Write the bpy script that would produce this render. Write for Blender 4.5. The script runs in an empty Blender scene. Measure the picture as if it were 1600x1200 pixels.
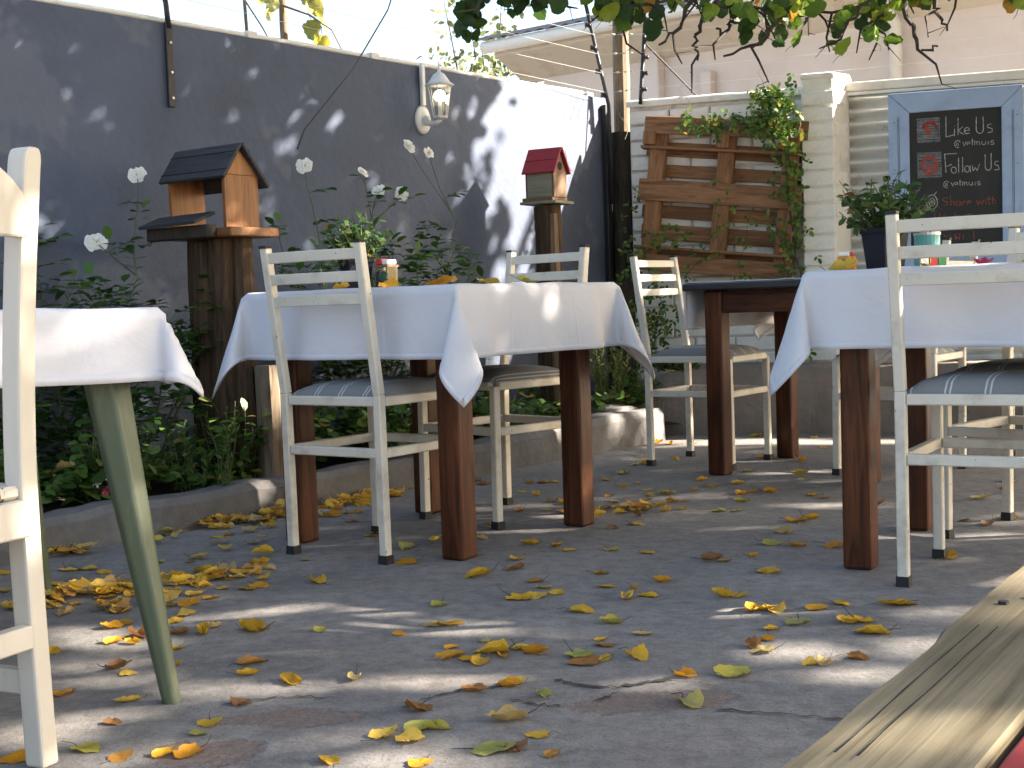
import bpy, bmesh, math, random
import numpy as np
from mathutils import Vector, Matrix, noise

R = math.radians
scene = bpy.context.scene

# ------------------------------------------------------------------ camera
cam_data = bpy.data.cameras.new('camera')
cam = bpy.data.objects.new('camera', cam_data)
scene.collection.objects.link(cam)
cam_data.sensor_width = 36.0
cam_data.lens = 47.25
cam_data.clip_start = 0.05
cam_data.clip_end = 2000.0
cam.matrix_world = (Matrix.Translation((0, 0, 0.72)) @ Matrix.Rotation(R(90 - 3.49), 4, 'X')
                    @ Matrix.Rotation(R(-1.89), 4, 'Z'))
scene.camera = cam

# ------------------------------------------------------------------ sky, sun, exposure
SUN = Vector((0.877, 0.044, 0.479)).normalized()          # direction towards the sun
world = bpy.data.worlds.new('World')
scene.world = world
world.use_nodes = True
wn = world.node_tree
bg = wn.nodes['Background']
sky = wn.nodes.new('ShaderNodeTexSky')
sky.sky_type = 'NISHITA'
sky.sun_disc = False
sky.sun_elevation = math.asin(SUN.z)
sky.sun_rotation = math.atan2(SUN.x, SUN.y)
sky.air_density = 1.0
sky.dust_density = 3.0
sky.ozone_density = 0.4
wn.links.new(sky.outputs[0], bg.inputs[0])
bg.inputs[1].default_value = 0.074

sun_data = bpy.data.lights.new('sun', 'SUN')
sun_data.energy = 5.0
sun_data.angle = R(0.8)
sun_data.color = (1.0, 0.90, 0.77)
sun = bpy.data.objects.new('sun', sun_data)
scene.collection.objects.link(sun)
sun.rotation_euler = SUN.to_track_quat('Z', 'Y').to_euler()
sun.location = (6, 3, 8)

scene.view_settings.view_transform = 'Standard'
scene.view_settings.look = 'None'
scene.view_settings.gamma = 1.0
scene.view_settings.exposure = 2.8
scene.view_settings.use_curve_mapping = False
scene.cycles.max_bounces = 4
scene.cycles.diffuse_bounces = 3
scene.cycles.glossy_bounces = 2
scene.cycles.transmission_bounces = 3
scene.cycles.transparent_max_bounces = 6
scene.cycles.caustics_reflective = False
scene.cycles.caustics_refractive = False

COL = scene.collection
rng = random.Random(11)

# ------------------------------------------------------------------ helpers
class MB:
    """collects faces and links them as one mesh object"""
    def __init__(self):
        self.v = []; self.f = []; self.mi = []; self.cur = 0
    def add(self, vs, fs):
        o = len(self.v)
        self.v.extend([tuple(p) for p in vs])
        self.f.extend([tuple(i + o for i in f) for f in fs])
        self.mi.extend([self.cur] * len(fs))
    def box(self, c, s, rot=None, taper=None):
        x, y, z = s[0] / 2, s[1] / 2, s[2] / 2
        vs = [Vector((a * x, b * y, d * z)) for d in (-1, 1) for b in (-1, 1) for a in (-1, 1)]
        if taper:
            for p in vs[4:]:
                p.x *= taper; p.y *= taper
        if rot is not None:
            vs = [rot @ p for p in vs]
        c = Vector(c)
        self.add([p + c for p in vs], [(0, 2, 3, 1), (4, 5, 7, 6), (0, 1, 5, 4), (2, 6, 7, 3), (0, 4, 6, 2), (1, 3, 7, 5)])
    def bar(self, a, b, w, h, up=(0, 0, 1)):
        a = Vector(a); b = Vector(b); d = b - a
        y = d.normalized(); x = y.cross(Vector(up)).normalized(); z = x.cross(y)
        m = Matrix((x, y, z)).transposed()
        self.box((a + b) / 2, (w, d.length, h), m)
    def tube(self, pts, r, n=6, cap=True):
        pts = [Vector(p) for p in pts]
        rs = r if isinstance(r, (list, tuple)) else [r] * len(pts)
        o = len(self.v); ref = Vector((0.13, 0.31, 0.94))
        for i, p in enumerate(pts):
            t = (pts[min(i + 1, len(pts) - 1)] - pts[max(i - 1, 0)]).normalized()
            if abs(t.dot(ref)) > 0.98: ref = Vector((1, 0, 0))
            x = t.cross(ref).normalized(); y = t.cross(x)
            for k in range(n):
                a = 2 * math.pi * k / n
                self.v.append(tuple(p + (x * math.cos(a) + y * math.sin(a)) * rs[i]))
        for i in range(len(pts) - 1):
            for k in range(n):
                q = (k + 1) % n
                self.f.append((o + i * n + k, o + i * n + q, o + (i + 1) * n + q, o + (i + 1) * n + k)); self.mi.append(self.cur)
        if cap:
            self.f.append(tuple(o + k for k in range(n))[::-1]); self.mi.append(self.cur)
            e = o + (len(pts) - 1) * n
            self.f.append(tuple(e + k for k in range(n))); self.mi.append(self.cur)
    def lathe(self, prof, n=16, c=(0, 0, 0), sx=1, sy=1):
        o = len(self.v)
        for r, z in prof:
            for k in range(n):
                a = 2 * math.pi * (k + 0.5) / n
                self.v.append((c[0] + r * math.cos(a) * sx, c[1] + r * math.sin(a) * sy, c[2] + z))
        for i in range(len(prof) - 1):
            for k in range(n):
                q = (k + 1) % n
                self.f.append((o + i * n + k, o + i * n + q, o + (i + 1) * n + q, o + (i + 1) * n + k)); self.mi.append(self.cur)
        self.f.append(tuple(o + k for k in range(n))[::-1]); self.mi.append(self.cur)
        e = o + (len(prof) - 1) * n
        self.f.append(tuple(e + k for k in range(n))); self.mi.append(self.cur)
    def prism(self, poly, d0, d1, axis):
        """extrude a polygon [(a,b)] between d0 and d1 along axis 0/1/2"""
        def pt(a, b, d):
            return [(d, a, b), (a, d, b), (a, b, d)][axis]
        n = len(poly); o = len(self.v)
        self.v.extend([pt(a, b, d0) for a, b in poly] + [pt(a, b, d1) for a, b in poly])
        fs = [tuple(range(n))[::-1], tuple(range(n, 2 * n))] + [(i, (i + 1) % n, n + (i + 1) % n, n + i) for i in range(n)]
        self.f.extend([tuple(i + o for i in f) for f in fs]); self.mi.extend([self.cur] * len(fs))
    def build(self, name, mats, parent=None, bevel=0, smooth=False, seg=1):
        me = bpy.data.meshes.new(name)
        me.from_pydata(self.v, [], self.f)
        bm = bmesh.new(); bm.from_mesh(me)
        bmesh.ops.recalc_face_normals(bm, faces=bm.faces)
        bm.to_mesh(me); bm.free()
        for m in (mats if isinstance(mats, (list, tuple)) else [mats]):
            me.materials.append(m)
        me.polygons.foreach_set('material_index', self.mi)
        if smooth:
            me.polygons.foreach_set('use_smooth', [True] * len(me.polygons))
        me.update()
        return link(name, me, parent, bevel, seg)

def link(name, me, parent=None, bevel=0, seg=1):
    o = bpy.data.objects.new(name, me)
    COL.objects.link(o)
    o.parent = parent
    if bevel:
        b = o.modifiers.new('bevel', 'BEVEL'); b.width = bevel; b.segments = seg
        b.limit_method = 'ANGLE'; b.angle_limit = R(35)
    return o

def tag(o, label=None, cat=None, group=None, kind=None):
    if label: o['label'] = label
    if cat: o['category'] = cat
    if group: o['group'] = group
    if kind: o['kind'] = kind
    return o

def thing(name, label, cat, loc=(0, 0, 0), rz=0.0, group=None):
    o = bpy.data.objects.new(name, None)
    o.empty_display_size = 0.1
    COL.objects.link(o)
    o.location = loc; o.rotation_euler = (0, 0, rz)
    return tag(o, label, cat, group)

def copy_tree(src, parent=None):
    c = src.copy(); COL.objects.link(c); c.parent = parent
    for ch in src.children:
        copy_tree(ch, c)
    return c

def yaw(fx, fy):
    return math.atan2(-fx, fy)

# ------------------------------------------------------------------ materials
def new_mat(name):
    m = bpy.data.materials.new(name); m.use_nodes = True
    nt = m.node_tree
    return m, nt, nt.nodes['Principled BSDF']

def N(nt, t, **kw):
    n = nt.nodes.new(t)
    for k, v in kw.items():
        if k.startswith('i_'):
            n.inputs[k[2:].replace('_', ' ')].default_value = v
        else:
            setattr(n, k, v)
    return n

def ramp(nt, stops):
    r = nt.nodes.new('ShaderNodeValToRGB')
    el = r.color_ramp.elements
    while len(el) < len(stops): el.new(0.5)
    for e, (p, c) in zip(el, stops):
        e.position = p; e.color = (*c, 1) if len(c) == 3 else c
    return r

def mul(c, k): return tuple(min(1, x * k) for x in c)

def surf(name, base, rough=0.6, var=0.15, scale=6, bump=0.15, bscale=60, stretch=(1, 1, 1), metal=0.0,
         dirt=None, dirt_amt=0.45, dirt_scale=3, dist=0.004, coords='Object', spec=0.5, chips=None):
    """painted, stone or wooden surface: two noises for colour, one for relief, optional worn patches"""
    m, nt, p = new_mat(name)
    L = nt.links.new
    tc = N(nt, 'ShaderNodeTexCoord'); mp = N(nt, 'ShaderNodeMapping')
    mp.inputs['Scale'].default_value = stretch
    L(tc.outputs[coords], mp.inputs[0])
    n1 = N(nt, 'ShaderNodeTexNoise', i_Scale=scale, i_Detail=4.5, i_Roughness=0.62)
    L(mp.outputs[0], n1.inputs['Vector'])
    r = ramp(nt, [(0.28, mul(base, 1 - var)), (0.5, base), (0.74, mul(base, 1 + var))])
    L(n1.outputs[0], r.inputs[0])
    col = r.outputs[0]
    if dirt:
        n2 = N(nt, 'ShaderNodeTexNoise', i_Scale=dirt_scale, i_Detail=5.0, i_Roughness=0.7)
        L(mp.outputs[0], n2.inputs['Vector'])
        r2 = ramp(nt, [(0.52, (0, 0, 0)), (0.72, (dirt_amt,) * 3)])
        L(n2.outputs[0], r2.inputs[0])
        mx = N(nt, 'ShaderNodeMix', data_type='RGBA')
        L(r2.outputs[0], mx.inputs['Factor']); L(col, mx.inputs['A']); mx.inputs['B'].default_value = (*dirt, 1)
        col = mx.outputs['Result']
    if chips:
        # small chips and scuffs where the paint is gone, different on every piece
        oi = N(nt, 'ShaderNodeObjectInfo'); sc = N(nt, 'ShaderNodeMath', operation='MULTIPLY'); sc.inputs[1].default_value = 29.0; L(oi.outputs['Random'], sc.inputs[0])
        va = N(nt, 'ShaderNodeVectorMath', operation='ADD'); L(mp.outputs[0], va.inputs[0]); L(sc.outputs[0], va.inputs[1])
        n4 = N(nt, 'ShaderNodeTexNoise', i_Scale=chips[1], i_Detail=4.0, i_Roughness=0.65); L(va.outputs[0], n4.inputs['Vector'])
        r4 = ramp(nt, [(chips[2], (0, 0, 0)), (chips[2] + .02, (1, 1, 1))]); L(n4.outputs[0], r4.inputs[0])
        mx = N(nt, 'ShaderNodeMix', data_type='RGBA')
        L(r4.outputs[0], mx.inputs['Factor']); L(col, mx.inputs['A']); mx.inputs['B'].default_value = (*chips[0], 1)
        col = mx.outputs['Result']
    L(col, p.inputs['Base Color'])
    n3 = N(nt, 'ShaderNodeTexNoise', i_Scale=bscale, i_Detail=2.5)
    L(mp.outputs[0], n3.inputs['Vector'])
    b = N(nt, 'ShaderNodeBump', i_Strength=bump, i_Distance=dist)
    L(n3.outputs[0], b.inputs['Height']); L(b.outputs[0], p.inputs['Normal'])
    rr = N(nt, 'ShaderNodeMapRange'); rr.inputs['To Min'].default_value = max(0.02, rough - 0.12); rr.inputs['To Max'].default_value = min(1, rough + 0.12)
    L(n1.outputs[0], rr.inputs[0]); L(rr.outputs[0], p.inputs['Roughness'])
    p.inputs['Metallic'].default_value = metal
    p.inputs['Specular IOR Level'].default_value = spec
    return m

def wood(name, dark, light, rough=0.55, axis=2, scale=9, bump=0.25, spec=0.4, knots=0.3, cross=6.0, along=0.5, dist=1.2):
    """long grain along the chosen axis, different on every board"""
    m, nt, p = new_mat(name)
    L = nt.links.new
    tc = N(nt, 'ShaderNodeTexCoord'); mp = N(nt, 'ShaderNodeMapping')
    st = [cross, cross, cross]; st[axis] = along
    mp.inputs['Scale'].default_value = st
    oi = N(nt, 'ShaderNodeObjectInfo')
    va = N(nt, 'ShaderNodeVectorMath', operation='ADD')
    ml = N(nt, 'ShaderNodeMath', operation='MULTIPLY'); ml.inputs[1].default_value = 37.0
    L(oi.outputs['Random'], ml.inputs[0])
    L(tc.outputs['Object'], va.inputs[0]); L(ml.outputs[0], va.inputs[1]); L(va.outputs[0], mp.inputs[0])
    n1 = N(nt, 'ShaderNodeTexNoise', i_Scale=scale, i_Detail=5.0, i_Roughness=0.6, i_Distortion=dist)
    L(mp.outputs[0], n1.inputs['Vector'])
    r = ramp(nt, [(0.3, dark), (0.48, tuple((a + b) / 2 for a, b in zip(dark, light))), (0.7, light)])
    L(n1.outputs[0], r.inputs[0])
    n2 = N(nt, 'ShaderNodeTexNoise', i_Scale=2.2, i_Detail=3.0)
    L(va.outputs[0], n2.inputs['Vector'])
    r2 = ramp(nt, [(0.35, (1 - knots,) * 3), (0.65, (1, 1, 1))]); L(n2.outputs[0], r2.inputs[0])
    mx = N(nt, 'ShaderNodeMix', data_type='RGBA', blend_type='MULTIPLY'); mx.inputs['Factor'].default_value = 1
    L(r.outputs[0], mx.inputs['A']); L(r2.outputs[0], mx.inputs['B'])
    L(mx.outputs['Result'], p.inputs['Base Color'])
    b = N(nt, 'ShaderNodeBump', i_Strength=bump, i_Distance=0.003)
    L(n1.outputs[0], b.inputs['Height']); L(b.outputs[0], p.inputs['Normal'])
    p.inputs['Roughness'].default_value = rough
    p.inputs['Specular IOR Level'].default_value = spec
    return m

def leaf_mat(name, stops, trans=0.35, rough=0.45, use_obj=False, rand='island'):
    m, nt, p = new_mat(name)
    L = nt.links.new
    if use_obj:
        oi = N(nt, 'ShaderNodeObjectInfo')
        tc = N(nt, 'ShaderNodeTexCoord')
        n1 = N(nt, 'ShaderNodeTexNoise', i_Scale=55.0, i_Detail=5.0)
        L(tc.outputs['Object'], n1.inputs['Vector'])
        r = ramp(nt, [(0.3, (0.45, 0.38, 0.3)), (0.55, (1, 1, 1))]); L(n1.outputs[0], r.inputs[0])
        mx = N(nt, 'ShaderNodeMix', data_type='RGBA', blend_type='MULTIPLY'); mx.inputs['Factor'].default_value = 0.8
        L(oi.outputs['Color'], mx.inputs['A']); L(r.outputs[0], mx.inputs['B'])
        col = mx.outputs['Result']
    else:
        g = N(nt, 'ShaderNodeNewGeometry')
        r = ramp(nt, stops); L(g.outputs['Random Per Island'], r.inputs[0])
        col = r.outputs[0]
    L(col, p.inputs['Base Color'])
    p.inputs['Roughness'].default_value = rough
    p.inputs['Specular IOR Level'].default_value = 0.3
    tr = N(nt, 'ShaderNodeBsdfTranslucent'); L(col, tr.inputs[0])
    ms = N(nt, 'ShaderNodeMixShader'); ms.inputs[0].default_value = trans
    out = nt.nodes['Material Output']
    L(p.outputs[0], ms.inputs[1]); L(tr.outputs[0], ms.inputs[2]); L(ms.outputs[0], out.inputs[0])
    return m

M = {}
M['chair'] = surf('cream_paint', (0.70, 0.63, 0.51), 0.42, 0.06, 14, 0.08, 90, dirt=(0.34, 0.27, 0.19), dirt_amt=0.55, dirt_scale=9, chips=((0.06, 0.035, 0.02), 34, 0.69))
M['woodpaint'] = surf('ivory_wood_paint', (0.60, 0.55, 0.465), 0.45, 0.05, 10, 0.10, 60, stretch=(1, 1, .25), dirt=(0.35, 0.28, 0.2), dirt_amt=0.4, dirt_scale=7, chips=((0.12, 0.08, 0.05), 26, 0.71))
M['rubber'] = surf('black_rubber', (0.015, 0.014, 0.013), 0.7, 0.3, 20, 0.1)
M['tablewood'] = wood('red_brown_timber', (0.034, 0.010, 0.004), (0.150, 0.047, 0.017), 0.40, 2, 7, 0.3, spec=0.22, knots=0.45)
M['apronwood'] = wood('red_brown_rail', (0.032, 0.009, 0.003), (0.13, 0.038, 0.013), 0.40, 0, 7, 0.3, spec=0.22, knots=0.45)
M['blackpaint'] = surf('black_table_paint', (0.018, 0.017, 0.018), 0.35, 0.2, 20, 0.1)
M['greenpaint'] = surf('sage_green_paint', (0.078, 0.102, 0.058), 0.5, 0.1, 9, 0.12, 50, stretch=(3, 3, .5), dirt=(0.20, 0.17, 0.12), dirt_amt=0.5, dirt_scale=9)
M['wallgrey'] = surf('slate_plaster', (0.084, 0.104, 0.155), 0.85, 0.17, 2.2, 0.5, 26, dirt=(0.062, 0.068, 0.09), dirt_amt=0.75, dirt_scale=1.7, dist=0.008, chips=((0.112, 0.13, 0.175), 1.4, 0.56))
M['kerb'] = surf('kerb_concrete', (0.145, 0.138, 0.132), 0.9, 0.28, 7, 0.6, 35, dirt=(0.09, 0.075, 0.065), dirt_amt=0.75, dirt_scale=4, dist=0.01)
M['ledge'] = surf('ledge_concrete', (0.21, 0.182, 0.155), 0.9, 0.22, 5, 0.6, 30, dirt=(0.24, 0.11, 0.07), dirt_amt=0.5, dirt_scale=5, dist=0.01)
M['brick'] = surf('white_painted_brick', (0.86, 0.835, 0.775), 0.75, 0.06, 9, 0.5, 45, dirt=(0.33, 0.29, 0.24), dirt_amt=0.45, dirt_scale=8, dist=0.008)
M['mortar'] = surf('painted_mortar', (0.72, 0.68, 0.60), 0.85, 0.1, 14, 0.6, 70, dirt=(0.2, 0.17, 0.14), dirt_amt=0.6, dirt_scale=12, dist=0.008)
M['coping'] = surf('white_plaster_cap', (0.82, 0.785, 0.71), 0.8, 0.06, 8, 0.4, 40, dirt=(0.35, 0.3, 0.24), dirt_amt=0.4, dirt_scale=9)
M['sheet'] = surf('painted_corrugated_sheet', (0.80, 0.79, 0.74), 0.30, 0.05, 6, 0.05, 40, metal=0.25, dirt=(0.35, 0.33, 0.28), dirt_amt=0.3, dirt_scale=5)
M['house'] = surf('pink_plaster', (0.64, 0.555, 0.505), 0.88, 0.06, 1.8, 0.25, 25, dirt=(0.5, 0.38, 0.27), dirt_amt=0.4, dirt_scale=1.1)
M['eave'] = surf('cream_fascia', (0.62, 0.55, 0.45), 0.7, 0.1, 3, 0.2, 25, dirt=(0.30, 0.19, 0.10), dirt_amt=0.6, dirt_scale=3)
M['gutter'] = surf('white_gutter', (0.72, 0.69, 0.63), 0.5, 0.05, 5, 0.05)
M['roofsheet'] = surf('grey_roof_sheet', (0.22, 0.20, 0.19), 0.6, 0.15, 5, 0.2)
M['pallet'] = wood('pallet_board', (0.15, 0.070, 0.034), (0.42, 0.225, 0.115), 0.75, 0, 7, 0.45, spec=0.2)
M['palletv'] = wood('pallet_block', (0.16, 0.074, 0.035), (0.42, 0.215, 0.108), 0.75, 2, 7, 0.45, spec=0.2)
M['feeder'] = wood('orange_cedar', (0.17, 0.062, 0.016), (0.42, 0.17, 0.046), 0.5, 2, 6, 0.2, knots=0.25)
M['feederx'] = wood('orange_cedar_flat', (0.15, 0.062, 0.02), (0.36, 0.16, 0.055), 0.55, 0, 6, 0.25, knots=0.3)
M['darkroof'] = wood('charcoal_shingle_board', (0.022, 0.023, 0.025), (0.06, 0.062, 0.064), 0.7, 0, 8, 0.5)
M['log'] = wood('weathered_log', (0.035, 0.022, 0.014), (0.125, 0.078, 0.047), 0.85, 2, 9, 0.9, spec=0.15)
M['pole'] = wood('grey_pole', (0.10, 0.075, 0.052), (0.30, 0.225, 0.15), 0.8, 2, 8, 0.5, spec=0.2)
M['darkpole'] = wood('creosote_pole', (0.022, 0.018, 0.014), (0.075, 0.06, 0.045), 0.75, 2, 8, 0.6, spec=0.25)
M['blackmetal'] = surf('black_metal', (0.016, 0.016, 0.018), 0.5, 0.2, 12, 0.1)
M['redpaint'] = surf('red_roof_paint', (0.33, 0.018, 0.028), 0.55, 0.15, 12, 0.2, 50, stretch=(1, 3, 3))
M['sagewood'] = wood('grey_green_box', (0.20, 0.185, 0.13), (0.36, 0.33, 0.24), 0.7, 0, 6, 0.3)
M['brownbox'] = wood('brown_box', (0.12, 0.065, 0.035), (0.30, 0.18, 0.10), 0.7, 2, 6, 0.3)
M['dark'] = surf('dark_hollow', (0.006, 0.005, 0.004), 0.9, 0.1)
M['white'] = surf('white_enamel', (0.74, 0.73, 0.70), 0.38, 0.05, 15, 0.05, dirt=(0.4, 0.38, 0.33), dirt_amt=0.4, dirt_scale=20)
M['pipe'] = surf('white_conduit', (0.70, 0.68, 0.62), 0.5, 0.07, 8, 0.05, dirt=(0.3, 0.28, 0.24), dirt_amt=0.4, dirt_scale=8)
M['board'] = surf('blackboard', (0.012, 0.013, 0.014), 0.6, 0.35, 6, 0.05, dirt=(0.035, 0.036, 0.038), dirt_amt=0.6, dirt_scale=5)
M['blue'] = surf('pale_blue_paint', (0.35, 0.47, 0.70), 0.55, 0.06, 8, 0.15, 50, dirt=(0.16, 0.22, 0.36), dirt_amt=0.4, dirt_scale=9)
M['chalk'] = surf('grey_chalk', (0.44, 0.43, 0.40), 0.95, 0.35, 120, 0.1)
M['chalkred'] = surf('rust_chalk', (0.30, 0.085, 0.045), 0.95, 0.35, 120, 0.1)
M['chalkpink'] = surf('red_chalk', (0.38, 0.07, 0.055), 0.95, 0.3, 60, 0.1)
M['chalkgrey'] = surf('smudged_grey_chalk', (0.20, 0.21, 0.23), 0.95, 0.4, 40, 0.1)
M['soil'] = surf('garden_soil', (0.045, 0.032, 0.022), 0.95, 0.4, 10, 1.0, 60, dist=0.02)
M['ground'] = surf('outer_ground', (0.27, 0.24, 0.20), 0.95, 0.3, 0.8, 0.5, 20)
M['pot'] = surf('black_plastic_pot', (0.010, 0.012, 0.019), 0.5, 0.15, 15, 0.05, spec=0.25)
M['bark'] = wood('tree_bark', (0.04, 0.03, 0.022), (0.13, 0.10, 0.075), 0.9, 2, 6, 0.9, spec=0.1)
M['twig'] = surf('dark_twig', (0.035, 0.026, 0.02), 0.85, 0.3, 30, 0.3)
M['stem'] = surf('green_stem', (0.075, 0.095, 0.035), 0.7, 0.3, 20, 0.2)
M['palestem'] = surf('dry_stem', (0.30, 0.27, 0.16), 0.8, 0.2, 20, 0.2)
M['benchwood'] = wood('weathered_bench_board', (0.165, 0.13, 0.078), (0.37, 0.305, 0.19), 0.8, 1, 9, 0.4, spec=0.2, knots=0.5, cross=11.0, along=0.35, dist=0.35)
M['benchred'] = wood('faded_red_board', (0.24, 0.018, 0.022), (0.40, 0.045, 0.05), 0.55, 1, 7, 0.4, knots=0.25)
M['wire'] = surf('galvanised_wire', (0.62, 0.61, 0.58), 0.4, 0.05, metal=0.5)
M['teal'] = surf('teal_tin', (0.12, 0.40, 0.37), 0.4, 0.1, 20, 0.02)
M['orange'] = surf('orange_card', (0.62, 0.22, 0.03), 0.5, 0.15, 20, 0.02)
M['greencard'] = surf('green_card', (0.04, 0.24, 0.07), 0.5, 0.15, 20, 0.02)
M['red'] = surf('red_card', (0.50, 0.03, 0.025), 0.45, 0.15, 20, 0.02)
M['pink'] = surf('pink_petal', (0.62, 0.05, 0.14), 0.6, 0.15, 20, 0.02)
M['petal'] = surf('white_petal', (0.80, 0.80, 0.75), 0.6, 0.04, 30, 0.05)
M['stamen'] = surf('yellow_stamen', (0.5, 0.36, 0.06), 0.8, 0.2, 60, 0.2)
M['canopy'] = leaf_mat('canopy_leaf', [(0, (0.025, 0.065, 0.012)), (0.45, (0.06, 0.12, 0.02)), (0.75, (0.11, 0.16, 0.025)), (0.86, (0.30, 0.26, 0.04)), (1, (0.36, 0.17, 0.03))], 0.35)
M['spray'] = leaf_mat('hanging_leaf', None, 0.42, 0.5, use_obj=True)
M['rose'] = leaf_mat('rose_leaf', [(0, (0.03, 0.085, 0.018)), (0.6, (0.06, 0.15, 0.026)), (1, (0.12, 0.20, 0.045))], 0.3, 0.4)
M['cover'] = leaf_mat('ground_cover_leaf', [(0, (0.035, 0.075, 0.014)), (0.5, (0.075, 0.155, 0.025)), (0.85, (0.15, 0.25, 0.05)), (0.93, (0.20, 0.24, 0.07)), (1, (0.34, 0.22, 0.05))], 0.3, 0.45)
M['jasmine'] = leaf_mat('vine_leaf', [(0, (0.04, 0.09, 0.016)), (0.55, (0.085, 0.16, 0.025)), (0.9, (0.20, 0.27, 0.05)), (1, (0.36, 0.20, 0.03))], 0.35, 0.45)
M['basil'] = leaf_mat('pot_plant_leaf', [(0, (0.03, 0.075, 0.02)), (0.6, (0.075, 0.14, 0.035)), (0.92, (0.17, 0.22, 0.06)), (1, (0.28, 0.13, 0.06))], 0.3, 0.45)
M['rosemary'] = leaf_mat('feathery_leaf', [(0, (0.09, 0.13, 0.03)), (0.6, (0.17, 0.21, 0.05)), (1, (0.28, 0.29, 0.09))], 0.35, 0.5)
M['fartree'] = leaf_mat('far_tree_leaf', [(0, (0.09, 0.11, 0.035)), (0.6, (0.15, 0.17, 0.06)), (1, (0.26, 0.25, 0.12))], 0.4, 0.5)
M['fallen'] = leaf_mat('fallen_leaf', None, 0.25, 0.55, use_obj=True)

def fabric(name, base, weave=900, bump=0.05, crease=True):
    m, nt, p = new_mat(name)
    L = nt.links.new
    tc = N(nt, 'ShaderNodeTexCoord')
    n1 = N(nt, 'ShaderNodeTexNoise', i_Scale=2.5, i_Detail=4.0, i_Distortion=0.6)
    L(tc.outputs['Object'], n1.inputs['Vector'])
    r = ramp(nt, [(0.3, mul(base, 0.95)), (0.7, mul(base, 1.03))]); L(n1.outputs[0], r.inputs[0])
    L(r.outputs[0], p.inputs['Base Color'])
    p.inputs['Roughness'].default_value = 0.9
    p.inputs['Specular IOR Level'].default_value = 0.15
    n2 = N(nt, 'ShaderNodeTexNoise', i_Scale=7.0, i_Detail=5.0, i_Distortion=1.5)
    L(tc.outputs['Object'], n2.inputs['Vector'])
    b = N(nt, 'ShaderNodeBump', i_Strength=0.35, i_Distance=0.012)
    L(n2.outputs[0], b.inputs['Height'])
    # pressed fold creases
    sp = N(nt, 'ShaderNodeSeparateXYZ'); L(tc.outputs['Object'], sp.inputs[0]); acc = None
    for ax in (0, 1):
        for pos in (-.16, .14):
            d = N(nt, 'ShaderNodeMath', operation='SUBTRACT'); d.inputs[1].default_value = pos; L(sp.outputs[ax], d.inputs[0])
            ab = N(nt, 'ShaderNodeMath', operation='ABSOLUTE'); L(d.outputs[0], ab.inputs[0])
            mr = N(nt, 'ShaderNodeMapRange'); mr.inputs['From Min'].default_value = .007; mr.inputs['From Max'].default_value = 0.0; L(ab.outputs[0], mr.inputs[0])
            if acc is None: acc = mr.outputs[0]
            else:
                ad = N(nt, 'ShaderNodeMath', operation='ADD'); L(acc, ad.inputs[0]); L(mr.outputs[0], ad.inputs[1]); acc = ad.outputs[0]
    hh = N(nt, 'ShaderNodeMath', operation='MULTIPLY_ADD'); hh.inputs[1].default_value = .16; L(acc, hh.inputs[0]); L(n2.outputs[0], hh.inputs[2])
    L(hh.outputs[0], b.inputs['Height'])
    wv = N(nt, 'ShaderNodeTexNoise', i_Scale=weave)
    L(tc.outputs['Object'], wv.inputs['Vector'])
    b2 = N(nt, 'ShaderNodeBump', i_Strength=bump, i_Distance=0.001)
    L(wv.outputs[0], b2.inputs['Height']); L(b.outputs[0], b2.inputs['Normal']); L(b2.outputs[0], p.inputs['Normal'])
    tr = N(nt, 'ShaderNodeBsdfTranslucent'); tr.inputs[0].default_value = (*base, 1)
    ms = N(nt, 'ShaderNodeMixShader'); ms.inputs[0].default_value = 0.12
    L(p.outputs[0], ms.inputs[1]); L(tr.outputs[0], ms.inputs[2]); L(ms.outputs[0], nt.nodes['Material Output'].inputs[0])
    return m
M['cloth'] = fabric('white_tablecloth', (0.73, 0.715, 0.735))

def stripes():
    m, nt, p = new_mat('striped_seat_fabric')
    L = nt.links.new
    tc = N(nt, 'ShaderNodeTexCoord'); sp = N(nt, 'ShaderNodeSeparateXYZ')
    L(tc.outputs['Object'], sp.inputs[0])
    fr = N(nt, 'ShaderNodeMath', operation='ADD'); fr.inputs[1].default_value = 1.046; L(sp.outputs[0], fr.inputs[0])
    md = N(nt, 'ShaderNodeMath', operation='MODULO'); md.inputs[1].default_value = 0.092; L(fr.outputs[0], md.inputs[0])
    r = ramp(nt, [(0.0, (0, 0, 0)), (0.046, (1, 1, 1)), (0.0502, (0, 0, 0)), (0.056, (1, 1, 1)), (0.0602, (0, 0, 0))])
    r.color_ramp.interpolation = 'CONSTANT'
    # ramp positions are 0..1: use metres directly because the period is under 0.1
    L(md.outputs[0], r.inputs[0])
    n = N(nt, 'ShaderNodeTexNoise', i_Scale=700.0); L(tc.outputs['Object'], n.inputs['Vector'])
    rg = ramp(nt, [(0.3, (0.165, 0.165, 0.163)), (0.7, (0.26, 0.26, 0.255))]); L(n.outputs[0], rg.inputs[0])
    mx = N(nt, 'ShaderNodeMix', data_type='RGBA'); L(r.outputs[0], mx.inputs['Factor']); L(rg.outputs[0], mx.inputs['A'])
    mx.inputs['B'].default_value = (0.55, 0.55, 0.53, 1)
    L(mx.outputs['Result'], p.inputs['Base Color'])
    p.inputs['Roughness'].default_value = 0.9
    b = N(nt, 'ShaderNodeBump', i_Strength=0.2, i_Distance=0.001); L(n.outputs[0], b.inputs['Height']); L(b.outputs[0], p.inputs['Normal'])
    return m
M['seat'] = stripes()

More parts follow.
